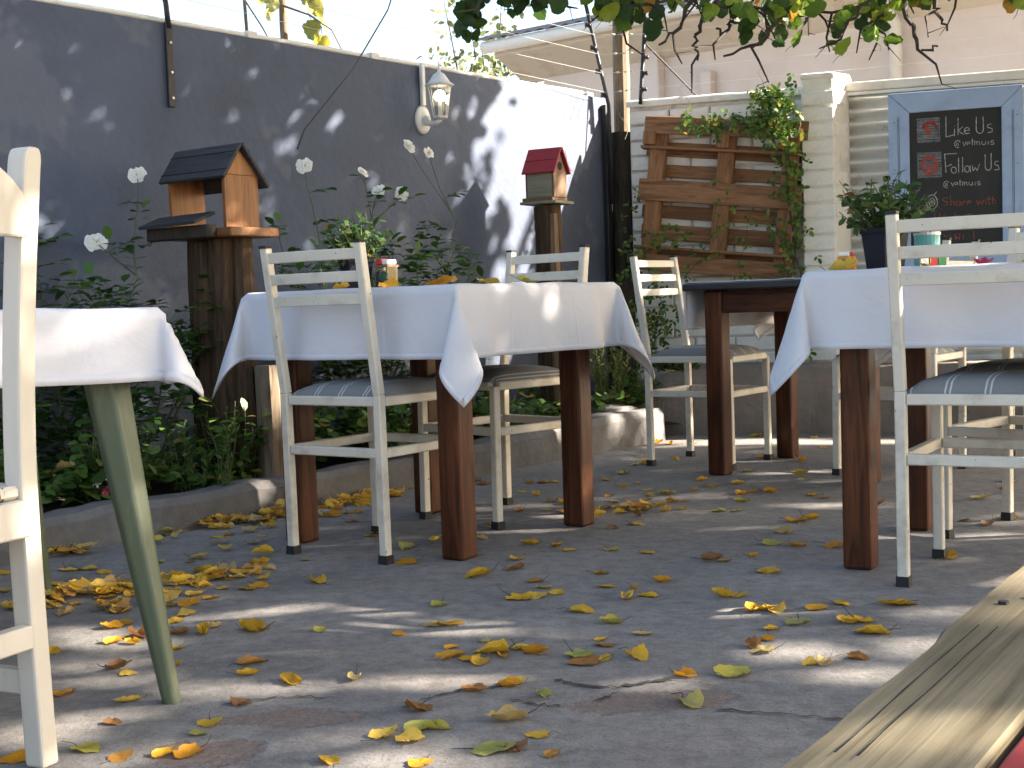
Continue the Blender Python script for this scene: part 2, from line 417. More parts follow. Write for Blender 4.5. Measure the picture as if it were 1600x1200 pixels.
def floor_mat():
    m, nt, p = new_mat('worn_concrete')
    L = nt.links.new
    tc = N(nt, 'ShaderNodeTexCoord')
    P = tc.outputs['Object']
    n1 = N(nt, 'ShaderNodeTexNoise', i_Scale=1.3, i_Detail=5.0, i_Roughness=0.6, i_Distortion=0.4); L(P, n1.inputs['Vector'])
    r1 = ramp(nt, [(0.28, (0.155, 0.147, 0.143)), (0.5, (0.225, 0.211, 0.20)), (0.72, (0.30, 0.278, 0.255))]); L(n1.outputs[0], r1.inputs[0])
    n2 = N(nt, 'ShaderNodeTexNoise', i_Scale=22.0, i_Detail=5.0, i_Roughness=0.7); L(P, n2.inputs['Vector'])
    r2 = ramp(nt, [(0.3, (0.66, 0.64, 0.62)), (0.6, (1.08, 1.08, 1.08))]); L(n2.outputs[0], r2.inputs[0])
    mx = N(nt, 'ShaderNodeMix', data_type='RGBA', blend_type='MULTIPLY'); mx.inputs['Factor'].default_value = 1
    L(r1.outputs[0], mx.inputs['A']); L(r2.outputs[0], mx.inputs['B'])
    col = mx.outputs['Result']
    # worn patches where the screed has flaked off to reddish aggregate
    wob = N(nt, 'ShaderNodeTexNoise', i_Scale=9.0, i_Detail=6.0, i_Roughness=0.7); L(P, wob.inputs['Vector'])
    mask = None
    for (cx, cy, rx, ry) in [(0.235, 2.36, 0.17, 0.07), (-0.40, 2.33, 0.13, 0.06), (-0.52, 2.16, 0.12, 0.07), (0.02, 2.40, 0.04, 0.02), (0.5, 6.6, 0.5, 0.12)]:
        mp = N(nt, 'ShaderNodeMapping', vector_type='POINT')
        mp.inputs['Location'].default_value = (-cx / rx, -cy / ry, 0)
        mp.inputs['Scale'].default_value = (1 / rx, 1 / ry, 0)
        L(P, mp.inputs[0])
        ln = N(nt, 'ShaderNodeVectorMath', operation='LENGTH'); L(mp.outputs[0], ln.inputs[0])
        ad = N(nt, 'ShaderNodeMath', operation='MULTIPLY_ADD'); ad.inputs[1].default_value = 1.9; L(wob.outputs[0], ad.inputs[0]); L(ln.outputs['Value'], ad.inputs[2])
        rg = N(nt, 'ShaderNodeMapRange'); rg.inputs['From Min'].default_value = 1.95; rg.inputs['From Max'].default_value = 1.75; L(ad.outputs[0], rg.inputs[0])
        if mask is None: mask = rg.outputs[0]
        else:
            mm = N(nt, 'ShaderNodeMath', operation='MAXIMUM'); L(mask, mm.inputs[0]); L(rg.outputs[0], mm.inputs[1]); mask = mm.outputs[0]
    n4 = N(nt, 'ShaderNodeTexNoise', i_Scale=60.0, i_Detail=6.0, i_Roughness=0.75); L(P, n4.inputs['Vector'])
    r4 = ramp(nt, [(0.3, (0.13, 0.095, 0.08)), (0.7, (0.27, 0.21, 0.18))]); L(n4.outputs[0], r4.inputs[0])
    m2 = N(nt, 'ShaderNodeMix', data_type='RGBA'); L(mask, m2.inputs['Factor']); L(col, m2.inputs['A']); L(r4.outputs[0], m2.inputs['B'])
    col = m2.outputs['Result']
    # damp brown stains
    n5 = N(nt, 'ShaderNodeTexNoise', i_Scale=0.7, i_Detail=5.0); L(P, n5.inputs['Vector'])
    r5 = ramp(nt, [(0.44, (0, 0, 0)), (0.66, (0.5, 0.5, 0.5))]); L(n5.outputs[0], r5.inputs[0])
    m3 = N(nt, 'ShaderNodeMix', data_type='RGBA', blend_type='MULTIPLY'); L(r5.outputs[0], m3.inputs['Factor']); L(col, m3.inputs['A']); m3.inputs['B'].default_value = (0.80, 0.70, 0.62, 1)
    # specks of grit
    ng = N(nt, 'ShaderNodeTexNoise', i_Scale=170.0, i_Detail=3.0, i_Roughness=0.8); L(P, ng.inputs['Vector'])
    rgn = ramp(nt, [(0.34, (0.62, 0.61, 0.60)), (0.5, (1, 1, 1)), (0.68, (1.22, 1.21, 1.2))]); L(ng.outputs[0], rgn.inputs[0])
    m3b = N(nt, 'ShaderNodeMix', data_type='RGBA', blend_type='MULTIPLY'); m3b.inputs['Factor'].default_value = 0.75
    L(m3.outputs['Result'], m3b.inputs['A']); L(rgn.outputs[0], m3b.inputs['B']); m3 = m3b
    vo = N(nt, 'ShaderNodeTexVoronoi', i_Scale=34.0); L(P, vo.inputs['Vector'])
    r6 = ramp(nt, [(0.05, (0.22, 0.2, 0.18)), (0.085, (1, 1, 1))]); L(vo.outputs['Distance'], r6.inputs[0])
    m4 = N(nt, 'ShaderNodeMix', data_type='RGBA', blend_type='MULTIPLY'); m4.inputs['Factor'].default_value = 0.8
    L(m3.outputs['Result'], m4.inputs['A']); L(r6.outputs[0], m4.inputs['B'])
    L(m4.outputs['Result'], p.inputs['Base Color'])
    p.inputs['Roughness'].default_value = 0.78
    hs = N(nt, 'ShaderNodeMath', operation='MULTIPLY_ADD'); hs.inputs[1].default_value = -0.8; L(mask, hs.inputs[0]); L(n2.outputs[0], hs.inputs[2])
    b = N(nt, 'ShaderNodeBump', i_Strength=0.6, i_Distance=0.008); L(hs.outputs[0], b.inputs['Height']); L(b.outputs[0], p.inputs['Normal'])
    return m
M['floor'] = floor_mat()

def glass_mat(name, tint=(0.9, 0.92, 0.9), rough=0.05):
    m, nt, p = new_mat(name)
    L = nt.links.new
    t = N(nt, 'ShaderNodeBsdfTransparent'); t.inputs[0].default_value = (*tint, 1)
    g = N(nt, 'ShaderNodeBsdfGlossy'); g.inputs['Roughness'].default_value = rough
    f = N(nt, 'ShaderNodeFresnel'); f.inputs[0].default_value = 1.5
    ms = N(nt, 'ShaderNodeMixShader'); L(f.outputs[0], ms.inputs[0]); L(t.outputs[0], ms.inputs[1]); L(g.outputs[0], ms.inputs[2])
    L(ms.outputs[0], nt.nodes['Material Output'].inputs[0])
    return m
M['glass'] = glass_mat('lantern_glass')
mb_, nt_, p_ = new_mat('lit_bulb')
p_.inputs['Base Color'].default_value = (0.9, 0.88, 0.8, 1)
p_.inputs['Emission Color'].default_value = (1.0, 0.86, 0.6, 1)
p_.inputs['Emission Strength'].default_value = 1.2
M['bulb'] = mb_

# ------------------------------------------------------------------ setting-out lines
K = Vector((0.587, 7.70, 0))                 # inner corner where the two boundary walls meet
EB = Vector((math.cos(R(17)), -math.sin(R(17)), 0)); NB = Vector((EB.y, -EB.x, 0))     # back wall, normal to the patio
EL = Vector((-0.625, -0.7806, 0)); NL = Vector((0.7806, -0.625, 0))                     # left wall, normal to the patio
RB = R(-17); RL = math.atan2(0.7806, 0.625)
def BW(s, d, z): p = K + EB * s + NB * d; return (p.x, p.y, z)
def LW(t, d, z): p = K + EL * t + NL * d; return (p.x, p.y, z)

# ------------------------------------------------------------------ ground
b = MB(); b.add([(-400, -400, -0.03), (400, -400, -0.03), (400, 400, -0.03), (-400, 400, -0.03)], [(0, 1, 2, 3)])
tag(b.build('ground', M['ground']), kind='structure')
b = MB(); b.box((1.5, 2.0, -0.06), (14, 13.4, 0.12))
floor = tag(b.build('patio_floor', M['floor']), kind='structure')

def ribbon(pts, w, z, seed):
    r = random.Random(seed); b = MB(); L_ = []; 
    fine = []
    for (x0, y0), (x1, y1) in zip(pts, pts[1:]):
        for k in range(6):
            f = k / 6; fine.append((x0 + (x1 - x0) * f + r.uniform(-.004, .004), y0 + (y1 - y0) * f + r.uniform(-.009, .009)))
    fine.append(pts[-1])
    for i, (x, y) in enumerate(fine):
        ww = w * r.uniform(.35, 1.2) * (1 if 0 < i < len(fine) - 1 else .1)
        L_ += [(x, y - ww / 2, z), (x, y + ww / 2, z)]
    b.add(L_, [(2 * i, 2 * i + 2, 2 * i + 3, 2 * i + 1) for i in range(len(fine) - 1)])
    return b
crackm = surf('dark_crack', (0.045, 0.04, 0.036), 0.95, 0.3, 30, 0.1)  # dark colour of the worn cracks, laid on the floor as thin ribbons
for i, (pts, w) in enumerate([
        ([(0.06, 2.52), (0.10, 2.475), (0.175, 2.45), (0.235, 2.475), (0.29, 2.49)], 0.016),
        ([(0.29, 2.49), (0.37, 2.42)], 0.006),
        ([(0.33, 2.30), (0.42, 2.27), (0.53, 2.225), (0.60, 2.20)], 0.010),
        ([(-0.02, 2.395), (0.02, 2.36), (0.07, 2.345)], 0.010),
        ([(-0.11, 2.475), (-0.16, 2.43), (-0.22, 2.37)], 0.010),
        ([(-0.03, 2.48), (-0.10, 2.50)], 0.006),
        ([(-0.56, 2.41), (-0.48, 2.45), (-0.42, 2.46), (-0.34, 2.44)], 0.007),
        ([(0.13, 2.37), (0.175, 2.41)], 0.012)]):
    ribbon(pts, w, 0.003, 40 + i).build('crack', crackm, floor)

# garden bed soil between kerb and wall, running round to the ledge
b = MB()
bed = [LW(-0.6, 0.0, .085), LW(9, 0.0, .085), LW(9, 0.62, .085), LW(1.2, 0.62, .085), LW(0.62, 0.62, .085), LW(0.1, 0.75, .085)]
n = 60; vs = []
for i in range(n + 1):
    t = -0.1 + 9.1 * i / n
    for j in range(5):
        p = LW(t, 0.66 * j / 4, 0.085 + 0.03 * noise.noise((t * 3, j * 1.7, 0)) - (0.02 if j == 4 else 0))
        vs.append(p)
b.add(vs, [(i * 5 + j, i * 5 + j + 1, (i + 1) * 5 + j + 1, (i + 1) * 5 + j) for i in range(n) for j in range(4)])
tag(b.build('garden_soil', M['soil'], smooth=True), kind='structure')

# ------------------------------------------------------------------ rough concrete kerb of the bed
def rough_strip(path, d_in, d_out, ztop, seed, amp=0.012, nseg=140):
    """kerb of uneven cross-section along path(t)"""
    b = MB(); prof = [(d_out, 0.0), (d_out + .004, .35), (d_out, .8), (d_out - .022, 1.0), ((d_in + d_out) / 2, 1.02), (d_in + .02, 1.0), (d_in, .85), (d_in, 0.0)]
    m = len(prof); vs = []
    for i in range(nseg + 1):
        t = i / nseg
        for j, (d, hz) in enumerate(prof):
            h = ztop(t)
            p = Vector(path(t, d, hz * h))
            q = p * 4.0 + Vector((seed, 0, 0))
            off = noise.noise_vector(q) * amp + noise.noise_vector(q * 4) * amp * .5
            if hz > 0: p = p + Vector((off.x, off.y, off.z))
            vs.append(p)
    b.add(vs, [(i * m + j, i * m + j + 1, (i + 1) * m + j + 1, (i + 1) * m + j) for i in range(nseg) for j in range(m - 1)])
    b.add(vs[:m], [tuple(range(m))]); b.add(vs[-m:], [tuple(range(m))[::-1]])
    return b
kerb_h = lambda t: 0.118 + 0.045 * max(0, min(1, (t - 0.80) / 0.1))
o = rough_strip(lambda t, d, z: LW(8.6 - 7.95 * t, d, z), 0.60, 0.745, kerb_h, 3.0).build('garden_kerb', M['kerb'])
tag(o, 'low grey concrete kerb edging the flower bed along the slate wall', 'kerb')
# broken block of concrete at the corner of the bed
def rock(name, c, s, rz, mat, seed, amp=.25, sub=3):
    bm = bmesh.new(); bmesh.ops.create_cube(bm, size=1.0)
    bmesh.ops.subdivide_edges(bm, edges=bm.edges, cuts=sub, use_grid_fill=True)
    for v in bm.verts:
        q = v.co.normalized() * .62
        v.co = v.co.lerp(q, .28)
        k = noise.noise_vector(v.co * 2.1 + Vector((seed, seed, 0))) * amp + noise.noise_vector(v.co * 6 + Vector((0, seed, 0))) * amp * .3
        v.co += k * .5
        v.co.x *= s[0]; v.co.y *= s[1]; v.co.z *= s[2]
    me = bpy.data.meshes.new(name); bm.to_mesh(me); bm.free()
    me.materials.append(mat); me.polygons.foreach_set('use_smooth', [True] * len(me.polygons))
    ob = link(name, me); ob.location = c; ob.rotation_euler = (0, 0, rz)
    return ob
o = rock('concrete_block', (0.475, 6.70, 0.07), (0.26, 0.20, 0.22), RL, M['kerb'], 2.0, .16)
tag(o, 'broken pale concrete block at the corner of the flower bed', 'concrete block')

# raised concrete ledge along the back wall
def ledge_h(t): return 0.20 + 0.14 * min(1, t / 0.17)
o = rough_strip(lambda t, d, z: BW(-0.02 + 3.1 * t, d, z), 0.02, 0.575, ledge_h, 9.0, 0.012).build('raised_ledge', M['ledge'])
tag(o, 'long raised concrete ledge at the foot of the white brick wall', 'ledge')

# ------------------------------------------------------------------ slate-grey boundary wall on the left
b = MB(); n = 90; vs = []
for i in range(n + 1):
    t = -0.02 + 9.2 * i / n
    for (d, z) in [(-0.115, -0.02), (-0.115, 1.84), (0.0, 1.852), (0.0, 1.2), (0.0, .6), (0.0, -0.02)]:
        k = 0.005 * noise.noise((t * 2.2, z * 3, 1)) if d == 0 else 0
        kz = 0.006 * noise.noise((t * 5, 3, 0)) if z > 1.8 else 0
        vs.append(LW(t, d + k, z + kz))
b.add(vs, [(i * 6 + j, i * 6 + j + 1, (i + 1) * 6 + j + 1, (i + 1) * 6 + j) for i in range(n) for j in range(5)])
b.add(vs[:6], [tuple(range(6))]); b.add(vs[-6:], [tuple(range(6))[::-1]])
o = b.build('boundary_wall', M['wallgrey'], smooth=False)
tag(o, 'slate grey plastered boundary wall behind the flower bed', 'wall')

# white conduit lying along the top of that wall
t0 = thing('conduit_pipe', 'thin white conduit running along the top of the slate wall', 'pipe', LW(3.2, -.03, 1.862), RL)
b = MB(); b.tube([(3.1 - 9.0 * i / 40, 0.004 * math.sin(i * 1.7), 0.004 + 0.006 * noise.noise((i * .6, 0, 0))) for i in range(41)], 0.0125, 8)
b.build('pipe', M['pipe'], t0, smooth=True)
for xk in (-1.9, -1.05, 0.62, 1.35, 2.35):
    b = MB(); b.box((xk, 0, .004), (.055, .04, .036)); b.build('pipe_coupling', M['pipe'], t0, bevel=.004)

# ------------------------------------------------------------------ white painted brick wall at the back
def brick_meshes(count, size, mat):
    out = []
    for k in range(count):
        bm = bmesh.new(); bmesh.ops.create_cube(bm, size=1.0)
        bmesh.ops.subdivide_edges(bm, edges=[e for e in bm.edges if abs((e.verts[0].co - e.verts[1].co).x) > .5], cuts=2)
        for v in bm.verts:
            v.co.x *= size[0]; v.co.y *= size[1]; v.co.z *= size[2]
            q = Vector((v.co.x * 30 + k * 7, v.co.y * 30, v.co.z * 30 + k))
            v.co += noise.noise_vector(q) * 0.0042
        me = bpy.data.meshes.new('brick'); bm.to_mesh(me); bm.free(); me.materials.append(mat)
        out.append(me)
    return out
full = brick_meshes(6, (0.218, 0.02, 0.0745), M['brick'])
half = brick_meshes(4, (0.103, 0.02, 0.0745), M['brick'])
wall = thing('brick_wall', 'white painted brick wall behind the leaning pallet', 'wall', BW(0, 0, 0), RB)
b = MB(); b.box((0.66, 0.06, 0.90), (1.06, 0.098, 1.82)); b.build('mortar_bed', M['mortar'], wall)
zc = 0.36
row = 0
while zc < 1.80:
    x = 0.13 if row % 2 == 0 else 0.016
    while x < 1.10:
        w = 0.228; me = rng.choice(full); xc = x + .114
        if x < .10: w = 0.228; me = rng.choice(half); xc = x + .114 + .057
        if x + w > 1.13: me = rng.choice(half); xc = x + .057
        o = link('brick', me, wall, bevel=0.006)
        o.location = (xc, rng.uniform(.0005, .005), zc + rng.uniform(-.0015, .0015)); o.rotation_euler = (0, rng.uniform(-.008, .008), rng.uniform(-.01, .01))
        x += w
    zc += 0.0855; row += 1
b = MB()
vs = []
for i in range(61):
    s = .12 + 1.0 * i / 60
    for (y, z) in [(-.016, 1.79), (-.022, 1.812), (-.012, 1.83), (.11, 1.838), (.112, 1.80)]:
        k = noise.noise((s * 14, z * 9, 2)) * .006
        vs.append((s, y + k, z + k * .8))
b.add(vs, [(i * 5 + j, i * 5 + j + 1, (i + 1) * 5 + j + 1, (i + 1) * 5 + j) for i in range(60) for j in range(4)])
b.build('plaster_cap', M['coping'], wall, smooth=True)

# brick pillar with a splayed plastered side
pil = thing('brick_pillar', 'white painted brick pillar between the pallet and the corrugated sheet', 'pillar', BW(1.16, 0, 0), RB)
b = MB(); b.prism([(-.065, -.105), (.098, -.105), (.172, .02), (.172, .16), (-.065, .16)], 0.0, 1.862, 2)
core = b.build('core', M['coping'], pil, bevel=.008)
pm = brick_meshes(5, (0.172, 0.02, 0.0745), M['brick'])
zc = 0.385
while zc < 1.83:
    o = link('brick', rng.choice(pm), pil, bevel=.006)
    o.location = (0.015 + rng.uniform(-.004, .004), -.108 + rng.uniform(-.003, .002), zc); o.rotation_euler = (0, rng.uniform(-.012, .012), rng.uniform(-.02, .02))
    if rng.random() < .5:
        h2 = link('brick', rng.choice(half), pil, bevel=.006)
        h2.location = (.128 + rng.uniform(-.002, .002), -.052, zc); h2.rotation_euler = (0, 0, R(58))
    zc += 0.0855
b = MB()
b.prism([(-.075, -.118), (.102, -.118), (.18, .02), (.18, .17), (-.075, .17)], 1.855, 1.885, 2)
b.build('plaster_cap', M['coping'], pil, bevel=.012, seg=2)

# corrugated sheet fence to the right of the pillar
cor = thing('corrugated_fence', 'pale corrugated metal sheet fence behind the framed blackboard', 'fence', BW(1.335, 0, 0), RB)
b = MB(); rows = 220; vs = []
for i in range(rows + 1):
    z = 0.30 + 1.49 * i / rows
    y = 0.030 + 0.017 * math.sin(2 * math.pi * z / 0.068)
    for x in (-.09, 1.62): vs.append((x, y, z))
b.add(vs, [(2 * i, 2 * i + 1, 2 * i + 3, 2 * i + 2) for i in range(rows)])
o = b.build('corrugated_sheet', M['sheet'], cor, smooth=True)
so = o.modifiers.new('thick', 'SOLIDIFY'); so.thickness = .002
b = MB(); b.box((.80, .05, 1.815), (1.64, .10, .05)); b.build('top_rail', M['coping'], cor, bevel=.006)
b = MB(); b.box((.80, .012, 1.778), (1.64, .012, .02)); b.build('flashing', M['sheet'], cor, bevel=.003)

# ------------------------------------------------------------------ neighbouring building over the wall
HP = Vector((1.2, 11.5, 0)); RH = math.atan2(-.63, .777)
house = thing('neighbour_building', 'pink plastered building rising behind the back wall', 'building', HP, RH)
b = MB(); b.box((1.80, 2.1, 1.45), (5.8, 4.1, 2.9)); b.build('wall', M['house'], house)
b = MB(); b.box((0.10, .0, 1.44), (.15, .11, 2.86)); b.build('pilaster', M['house'], house, bevel=.01)
b = MB(); b.box((.62, .0, 1.27), (.10, .09, 2.55)); b.build('wall_rib', M['house'], house, bevel=.01)
b = MB(); b.prism([(-.34, 2.90), (-.34, 3.0), (.2, 3.0), (.2, 2.72), (.04, 2.72)], -1.35, 4.9, 0)
b.build('fascia', M['eave'], house, bevel=.01)
b = MB(); b.tube([(-1.42, -.40, 2.975), (4.95, -.40, 2.985)], .055, 10); b.build('gutter', M['gutter'], house, smooth=True)
b = MB()
vs = []
for i in range(161):
    x = -1.45 + 6.5 * i / 160
    k = .012 * math.sin(i * 1.9)
    vs += [(x, -.46, 3.045 + k), (x, 4.6, 4.35 + k)]
b.add(vs, [(2 * i, 2 * i + 2, 2 * i + 3, 2 * i + 1) for i in range(160)])
o = b.build('roof', M['roofsheet'], house, smooth=True); so = o.modifiers.new('thick', 'SOLIDIFY'); so.thickness = .015
dp = None
b = MB(); b.tube([(2.25, -.36, 2.95), (2.25, -.30, 2.78), (2.25, -.06, 2.68), (2.25, -.06, 0.1)], .048, 10); b.build('downpipe', M['gutter'], house, smooth=True)
b = MB(); b.tube([(4.6, -.36, 2.95), (4.6, -.06, 2.7), (4.6, -.06, 0.1)], .048, 10); b.build('downpipe', M['gutter'], house, smooth=True)

# ------------------------------------------------------------------ posts in the corner
def pole(name, base, top, r0, r1, mat, seed, n=12, seg=14):
    b = MB(); base = Vector(base); top = Vector(top); pts = []; rs = []
    for i in range(seg + 1):
        f = i / seg
        p = base.lerp(top, f); k = noise.noise_vector(p * 3 + Vector((seed, 0, 0))) * .006
        pts.append(p + Vector((k.x, k.y, 0))); rs.append((r0 + (r1 - r0) * f) * (1 + .06 * noise.noise((f * 7, seed, 0))))
    b.tube(pts, rs, n)
    return b.build(name, mat, smooth=False)
o = pole('lower_pole', (0.662, 7.70, 0.0), (0.668, 7.72, 1.66), .066, .058, M['darkpole'], 1.0)
tag(o, 'thick dark timber pole standing in the corner of the two walls', 'pole')
o = pole('upper_pole', (0.668, 7.80, 0.3), (0.693, 7.83, 2.42), .052, .047, M['pole'], 4.0)
tag(o, 'tall pale sunlit timber pole rising behind the dark corner pole', 'pole')
b = MB(); b.box((0, 0, .9), (.045, .03, 1.82)); o = b.build('corner_upright', M['blackmetal'], bevel=.003)
o.location = LW(.035, .016, 0); o.rotation_euler = (0, 0, RL)
tag(o, 'flat black metal upright against the end of the slate wall', 'post')

# ------------------------------------------------------------------ electric fence brackets and wires
def bracket(name, label, foot, kink, top, ins, r=.011, side=(1, 0, 0)):
    t = thing(name, label, 'fence bracket', foot)
    f = Vector(foot); b = MB()
    b.tube([Vector((0, 0, 0)), Vector(kink) - f, Vector(top) - f], r, 8); b.build('rod', M['blackmetal'], t, smooth=True)
    a = Vector(kink); c = Vector(top); sd = Vector(side)
    for q in ins:
        p = a.lerp(c, q) - f; b = MB()
        b.tube([p - sd * .002, p + sd * .012, p + sd * .016, p + sd * .03, p + sd * .034], [.008, .016, .009, .015, .006], 8); b.build('insulator', M['blackmetal'], t, smooth=True)
    return t
p_l = LW(3.05, .012, 1.50)
brk = thing('fence_bracket', 'black metal bracket with three bolts on the left of the slate wall', 'fence bracket', LW(3.03, .012, 1.53), RL)
b = MB(); b.box((0, 0, .16), (.03, .014, .33)); b.build('bracket_plate', M['blackmetal'], brk, bevel=.003)
b = MB(); b.tube([(0, -.005, .30), (-.005, .0, .40), (-.03, .06, .62), (-.07, .14, .95)], .011, 8); b.build('rod', M['blackmetal'], brk, smooth=True)
for z in (.03, .13, .245):
    b = MB(); b.tube([(0.002, -.006, z), (.002, -.013, z)], .0055, 8); b.build('bolt', M['wire'], brk)
b = MB(); b.box((-.012, -.01, .43), (.05, .02, .03)); b.build('insulator', M['blackmetal'], brk, bevel=.004)

bracket('fence_bracket', 'slanting black fence bracket beside the tall corner pole', (0.600, 7.62, 1.25), (0.592, 7.60, 1.80), (0.475, 7.55, 2.36), (.1, .33, .56, .78), side=(-.9, -.4, 0))
bk2 = bracket('fence_bracket', 'upright black fence bracket on the white brick wall with a diagonal stay', (0.770, 7.60, 1.80), (0.775, 7.60, 1.87), (0.822, 7.60, 2.42), (.02, .18, .34, .52, .72), side=(.95, -.3, 0))
b = MB(); f = Vector((0.770, 7.60, 1.80)); b.tube([Vector((0.80, 7.60, 2.14)) - f, Vector((1.08, 7.56, 1.83)) - f], .005, 6); b.build('stay', M['blackmetal'], bk2)
labels = ['lowest', 'second', 'third', 'fourth', 'top']
for i in range(5):
    zl = 1.90 + .105 * i; zr = 1.885 + .10 * i
    k = Vector((.590 - .023 * i * .9, 7.60 - .01 * i, zl - .03)); c = Vector((.782 + .009 * i, 7.59, zr))
    left = Vector(LW(3.1, -.05 - .02 * i, 1.98 + .1 * i)); right = Vector(BW(3.0, -.06, 1.95 + .1 * i))
    b = MB(); pts = []
    for a, q, nn in ((left, k, 14), (k, c, 6), (c, right, 14)):
        for j in range(nn):
            f_ = j / nn; p = a.lerp(q, f_); p.z -= .03 * f_ * (1 - f_) * (a - q).length * .3
            pts.append(p)
    pts.append(right); b.tube(pts, .0010, 5)
    for a, q in ((k, c),):
        for f_ in (.35, .55, .7): b.tube([a.lerp(q, f_ - .05), a.lerp(q, f_), a.lerp(q, f_ + .05)], [.003, .007, .003], 5)
    tag(b.build('fence_wire', M['wire']), labels[i] + ' strand of pale wire strung between the fence brackets above the walls' if i else 'lowest strand of pale wire strung just above the walls', 'wire', 'electric fence strands')

# black cable slanting down in front of the slate wall
b = MB(); b.tube([(-.80, 5.25, 1.34), (-.78, 5.32, 1.42), (-.63, 5.75, 1.72), (-.50, 6.10, 2.04), (-.36, 6.5, 2.6)], .0035, 6)
tag(b.build('slanting_cable', M['blackmetal'], smooth=True), 'thin black cable slanting up in front of the slate wall into the sky', 'cable')

# ------------------------------------------------------------------ wall lantern
lan = thing('wall_lantern', 'white carriage lantern with a lit bulb on the slate wall', 'lantern', LW(1.56, 0, 1.60), RL)
b = MB(); b.box((0, -.012, .165), (.026, .02, .20)); b.build('conduit', M['white'], lan, bevel=.004)
b = MB()
prof = [(.070, 0), (.066, .012), (.05, .018), (.022, .022), (.018, .03)]
o_ = len(b.v)
m_ = MB(); m_.lathe(prof, 20, sx=.75, sy=1.0)
b.add([(x, -z, y) for x, y, z in m_.v], m_.f)
b.build('backplate', M['white'], lan, smooth=True)
b = MB(); b.tube([(0, -.018, -.002), (.0, -.05, -.022), (.0, -.09, -.022), (.0, -.115, -.008)], [.024, .013, .011, .013], 10); b.build('arm', M['white'], lan, smooth=True)
LC = (0, -.118, 0.0)
b = MB(); b.lathe([(.012, -.012), (.034, -.004), (.036, .006)], 6, LC); b.build('base_cup', M['white'], lan)
b = MB()
for k in range(6):
    a = 2 * math.pi * (k + .5) / 6
    b.tube([(LC[0] + .034 * math.cos(a), LC[1] + .034 * math.sin(a), .004), (LC[0] + .056 * math.cos(a), LC[1] + .056 * math.sin(a), .148)], .0028, 5)
b.build('cage', M['white'], lan)
for k in range(6):
    a0 = 2 * math.pi * (k + .5) / 6; a1 = 2 * math.pi * (k + 1.5) / 6; b = MB()
    q = lambda a, r, z: (LC[0] + r * math.cos(a), LC[1] + r * math.sin(a), z)
    b.add([q(a0, .032, .006), q(a1, .032, .006), q(a1, .054, .147), q(a0, .054, .147)], [(0, 1, 2, 3)])
    b.build('pane', M['glass'], lan)
b = MB(); b.lathe([(.068, .146), (.070, .152), (.052, .165), (.040, .182), (.028, .200), (.010, .212), (.007, .222), (.011, .228), (.005, .236), (.003, .262)], 12, LC)
b.build('roof', M['white'], lan, smooth=True)
bm = bmesh.new(); bmesh.ops.create_uvsphere(bm, u_segments=16, v_segments=10, radius=.029)
me = bpy.data.meshes.new('bulb'); bm.to_mesh(me); bm.free(); me.materials.append(M['bulb']); me.polygons.foreach_set('use_smooth', [True] * len(me.polygons))
o = link('bulb', me, lan); o.location = (LC[0], LC[1], .10)
b = MB(); b.tube([(LC[0], LC[1], .0), (LC[0], LC[1], .075)], .010, 8); b.build('candle_tube', M['white'], lan, smooth=True)

# ------------------------------------------------------------------ pallet leaning on the brick wall
pal = thing('wooden_pallet', 'brown timber pallet leaning crooked against the white brick wall', 'pallet', BW(.59, .03, .83), RB)
pal.rotation_euler = (R(-2), R(6.4), RB)
W2, Hh = .445, .87
def plank(x, y, z, sx, sy, sz, name, mat, rot=0):
    b = MB(); b.box((0, 0, 0), (sx, sy, sz))
    o = b.build(name, mat, pal, bevel=.004); o.location = (x, y, z); o.rotation_euler = (0, rot, rng.uniform(-.01, .01)); return o
for z, h in ((.10, .07), (.22, .085), (.335, .07), (.45, .085), (.56, .07), (.68, .08)):
    plank(rng.uniform(-.01, .01), -.012, z, 2 * W2 - .03, .016, h, 'back_slat', M['pallet'], rng.uniform(-.01, .01))
for x in (-.36, .02, .37):
    plank(x, -.064, .41, .088, .085, .80, 'stringer', M['palletv'])
for z, h in ((.045, .09), (.44, .118), (.80, .098)):
    plank(rng.uniform(-.008, .008), -.118, z, 2 * W2, .02, h, 'front_board', M['pallet'], rng.uniform(-.012, .012))
plank(-.01, -.10, .675, 2 * W2 - .01, .09, .016, 'shelf_board', M['pallet'], .0)
plank(-.01, -.10, .125, 2 * W2 - .02, .09, .016, 'shelf_board', M['pallet'], .0)
for x in (-.405, .0): plank(x, -.12, .725, .07, .05, .075, 'end_block', M['palletv'])

# ------------------------------------------------------------------ framed blackboard
sg = thing('blackboard_sign', 'blackboard in a pale blue mitred frame with chalk writing', 'sign', BW(1.873, .03, .80), RB)
sw, sh, fw = .672, .955, .108
def frame_piece(poly, name='frame_board', d=(-.030, 0)):
    b = MB(); b.prism(poly, d[0], d[1], 1); return b.build(name, M['blue'], sg, bevel=.0025)
g_ = .0015
hw = sw / 2
frame_piece([(-hw, sh - g_), (hw, sh - g_), (hw - fw, sh - fw), (-hw + fw, sh - fw)])
frame_piece([(-hw, 0), (-hw, sh - 2 * g_), (-hw + fw - g_, sh - fw - g_), (-hw + fw - g_, fw + g_)])
frame_piece([(hw, 0), (hw, sh - 2 * g_), (hw - fw + g_, sh - fw - g_), (hw - fw + g_, fw + g_)])
frame_piece([(-hw, 0), (hw, 0), (hw - fw, fw), (-hw + fw, fw)])
for sx in (-1, 1):
    for dx in (.048, .055):
        b = MB(); b.box((sx * (hw - dx), -.0303, sh / 2 - .03), (.0016, .002, sh - .2)); b.build('groove', M['dark'], sg)
    for zz in (.15, .55, .80):
        b = MB(); b.tube([(sx * (hw - .03), -.029, zz), (sx * (hw - .03), -.0315, zz)], .0032, 6); b.build('nail', M['blackmetal'], sg)
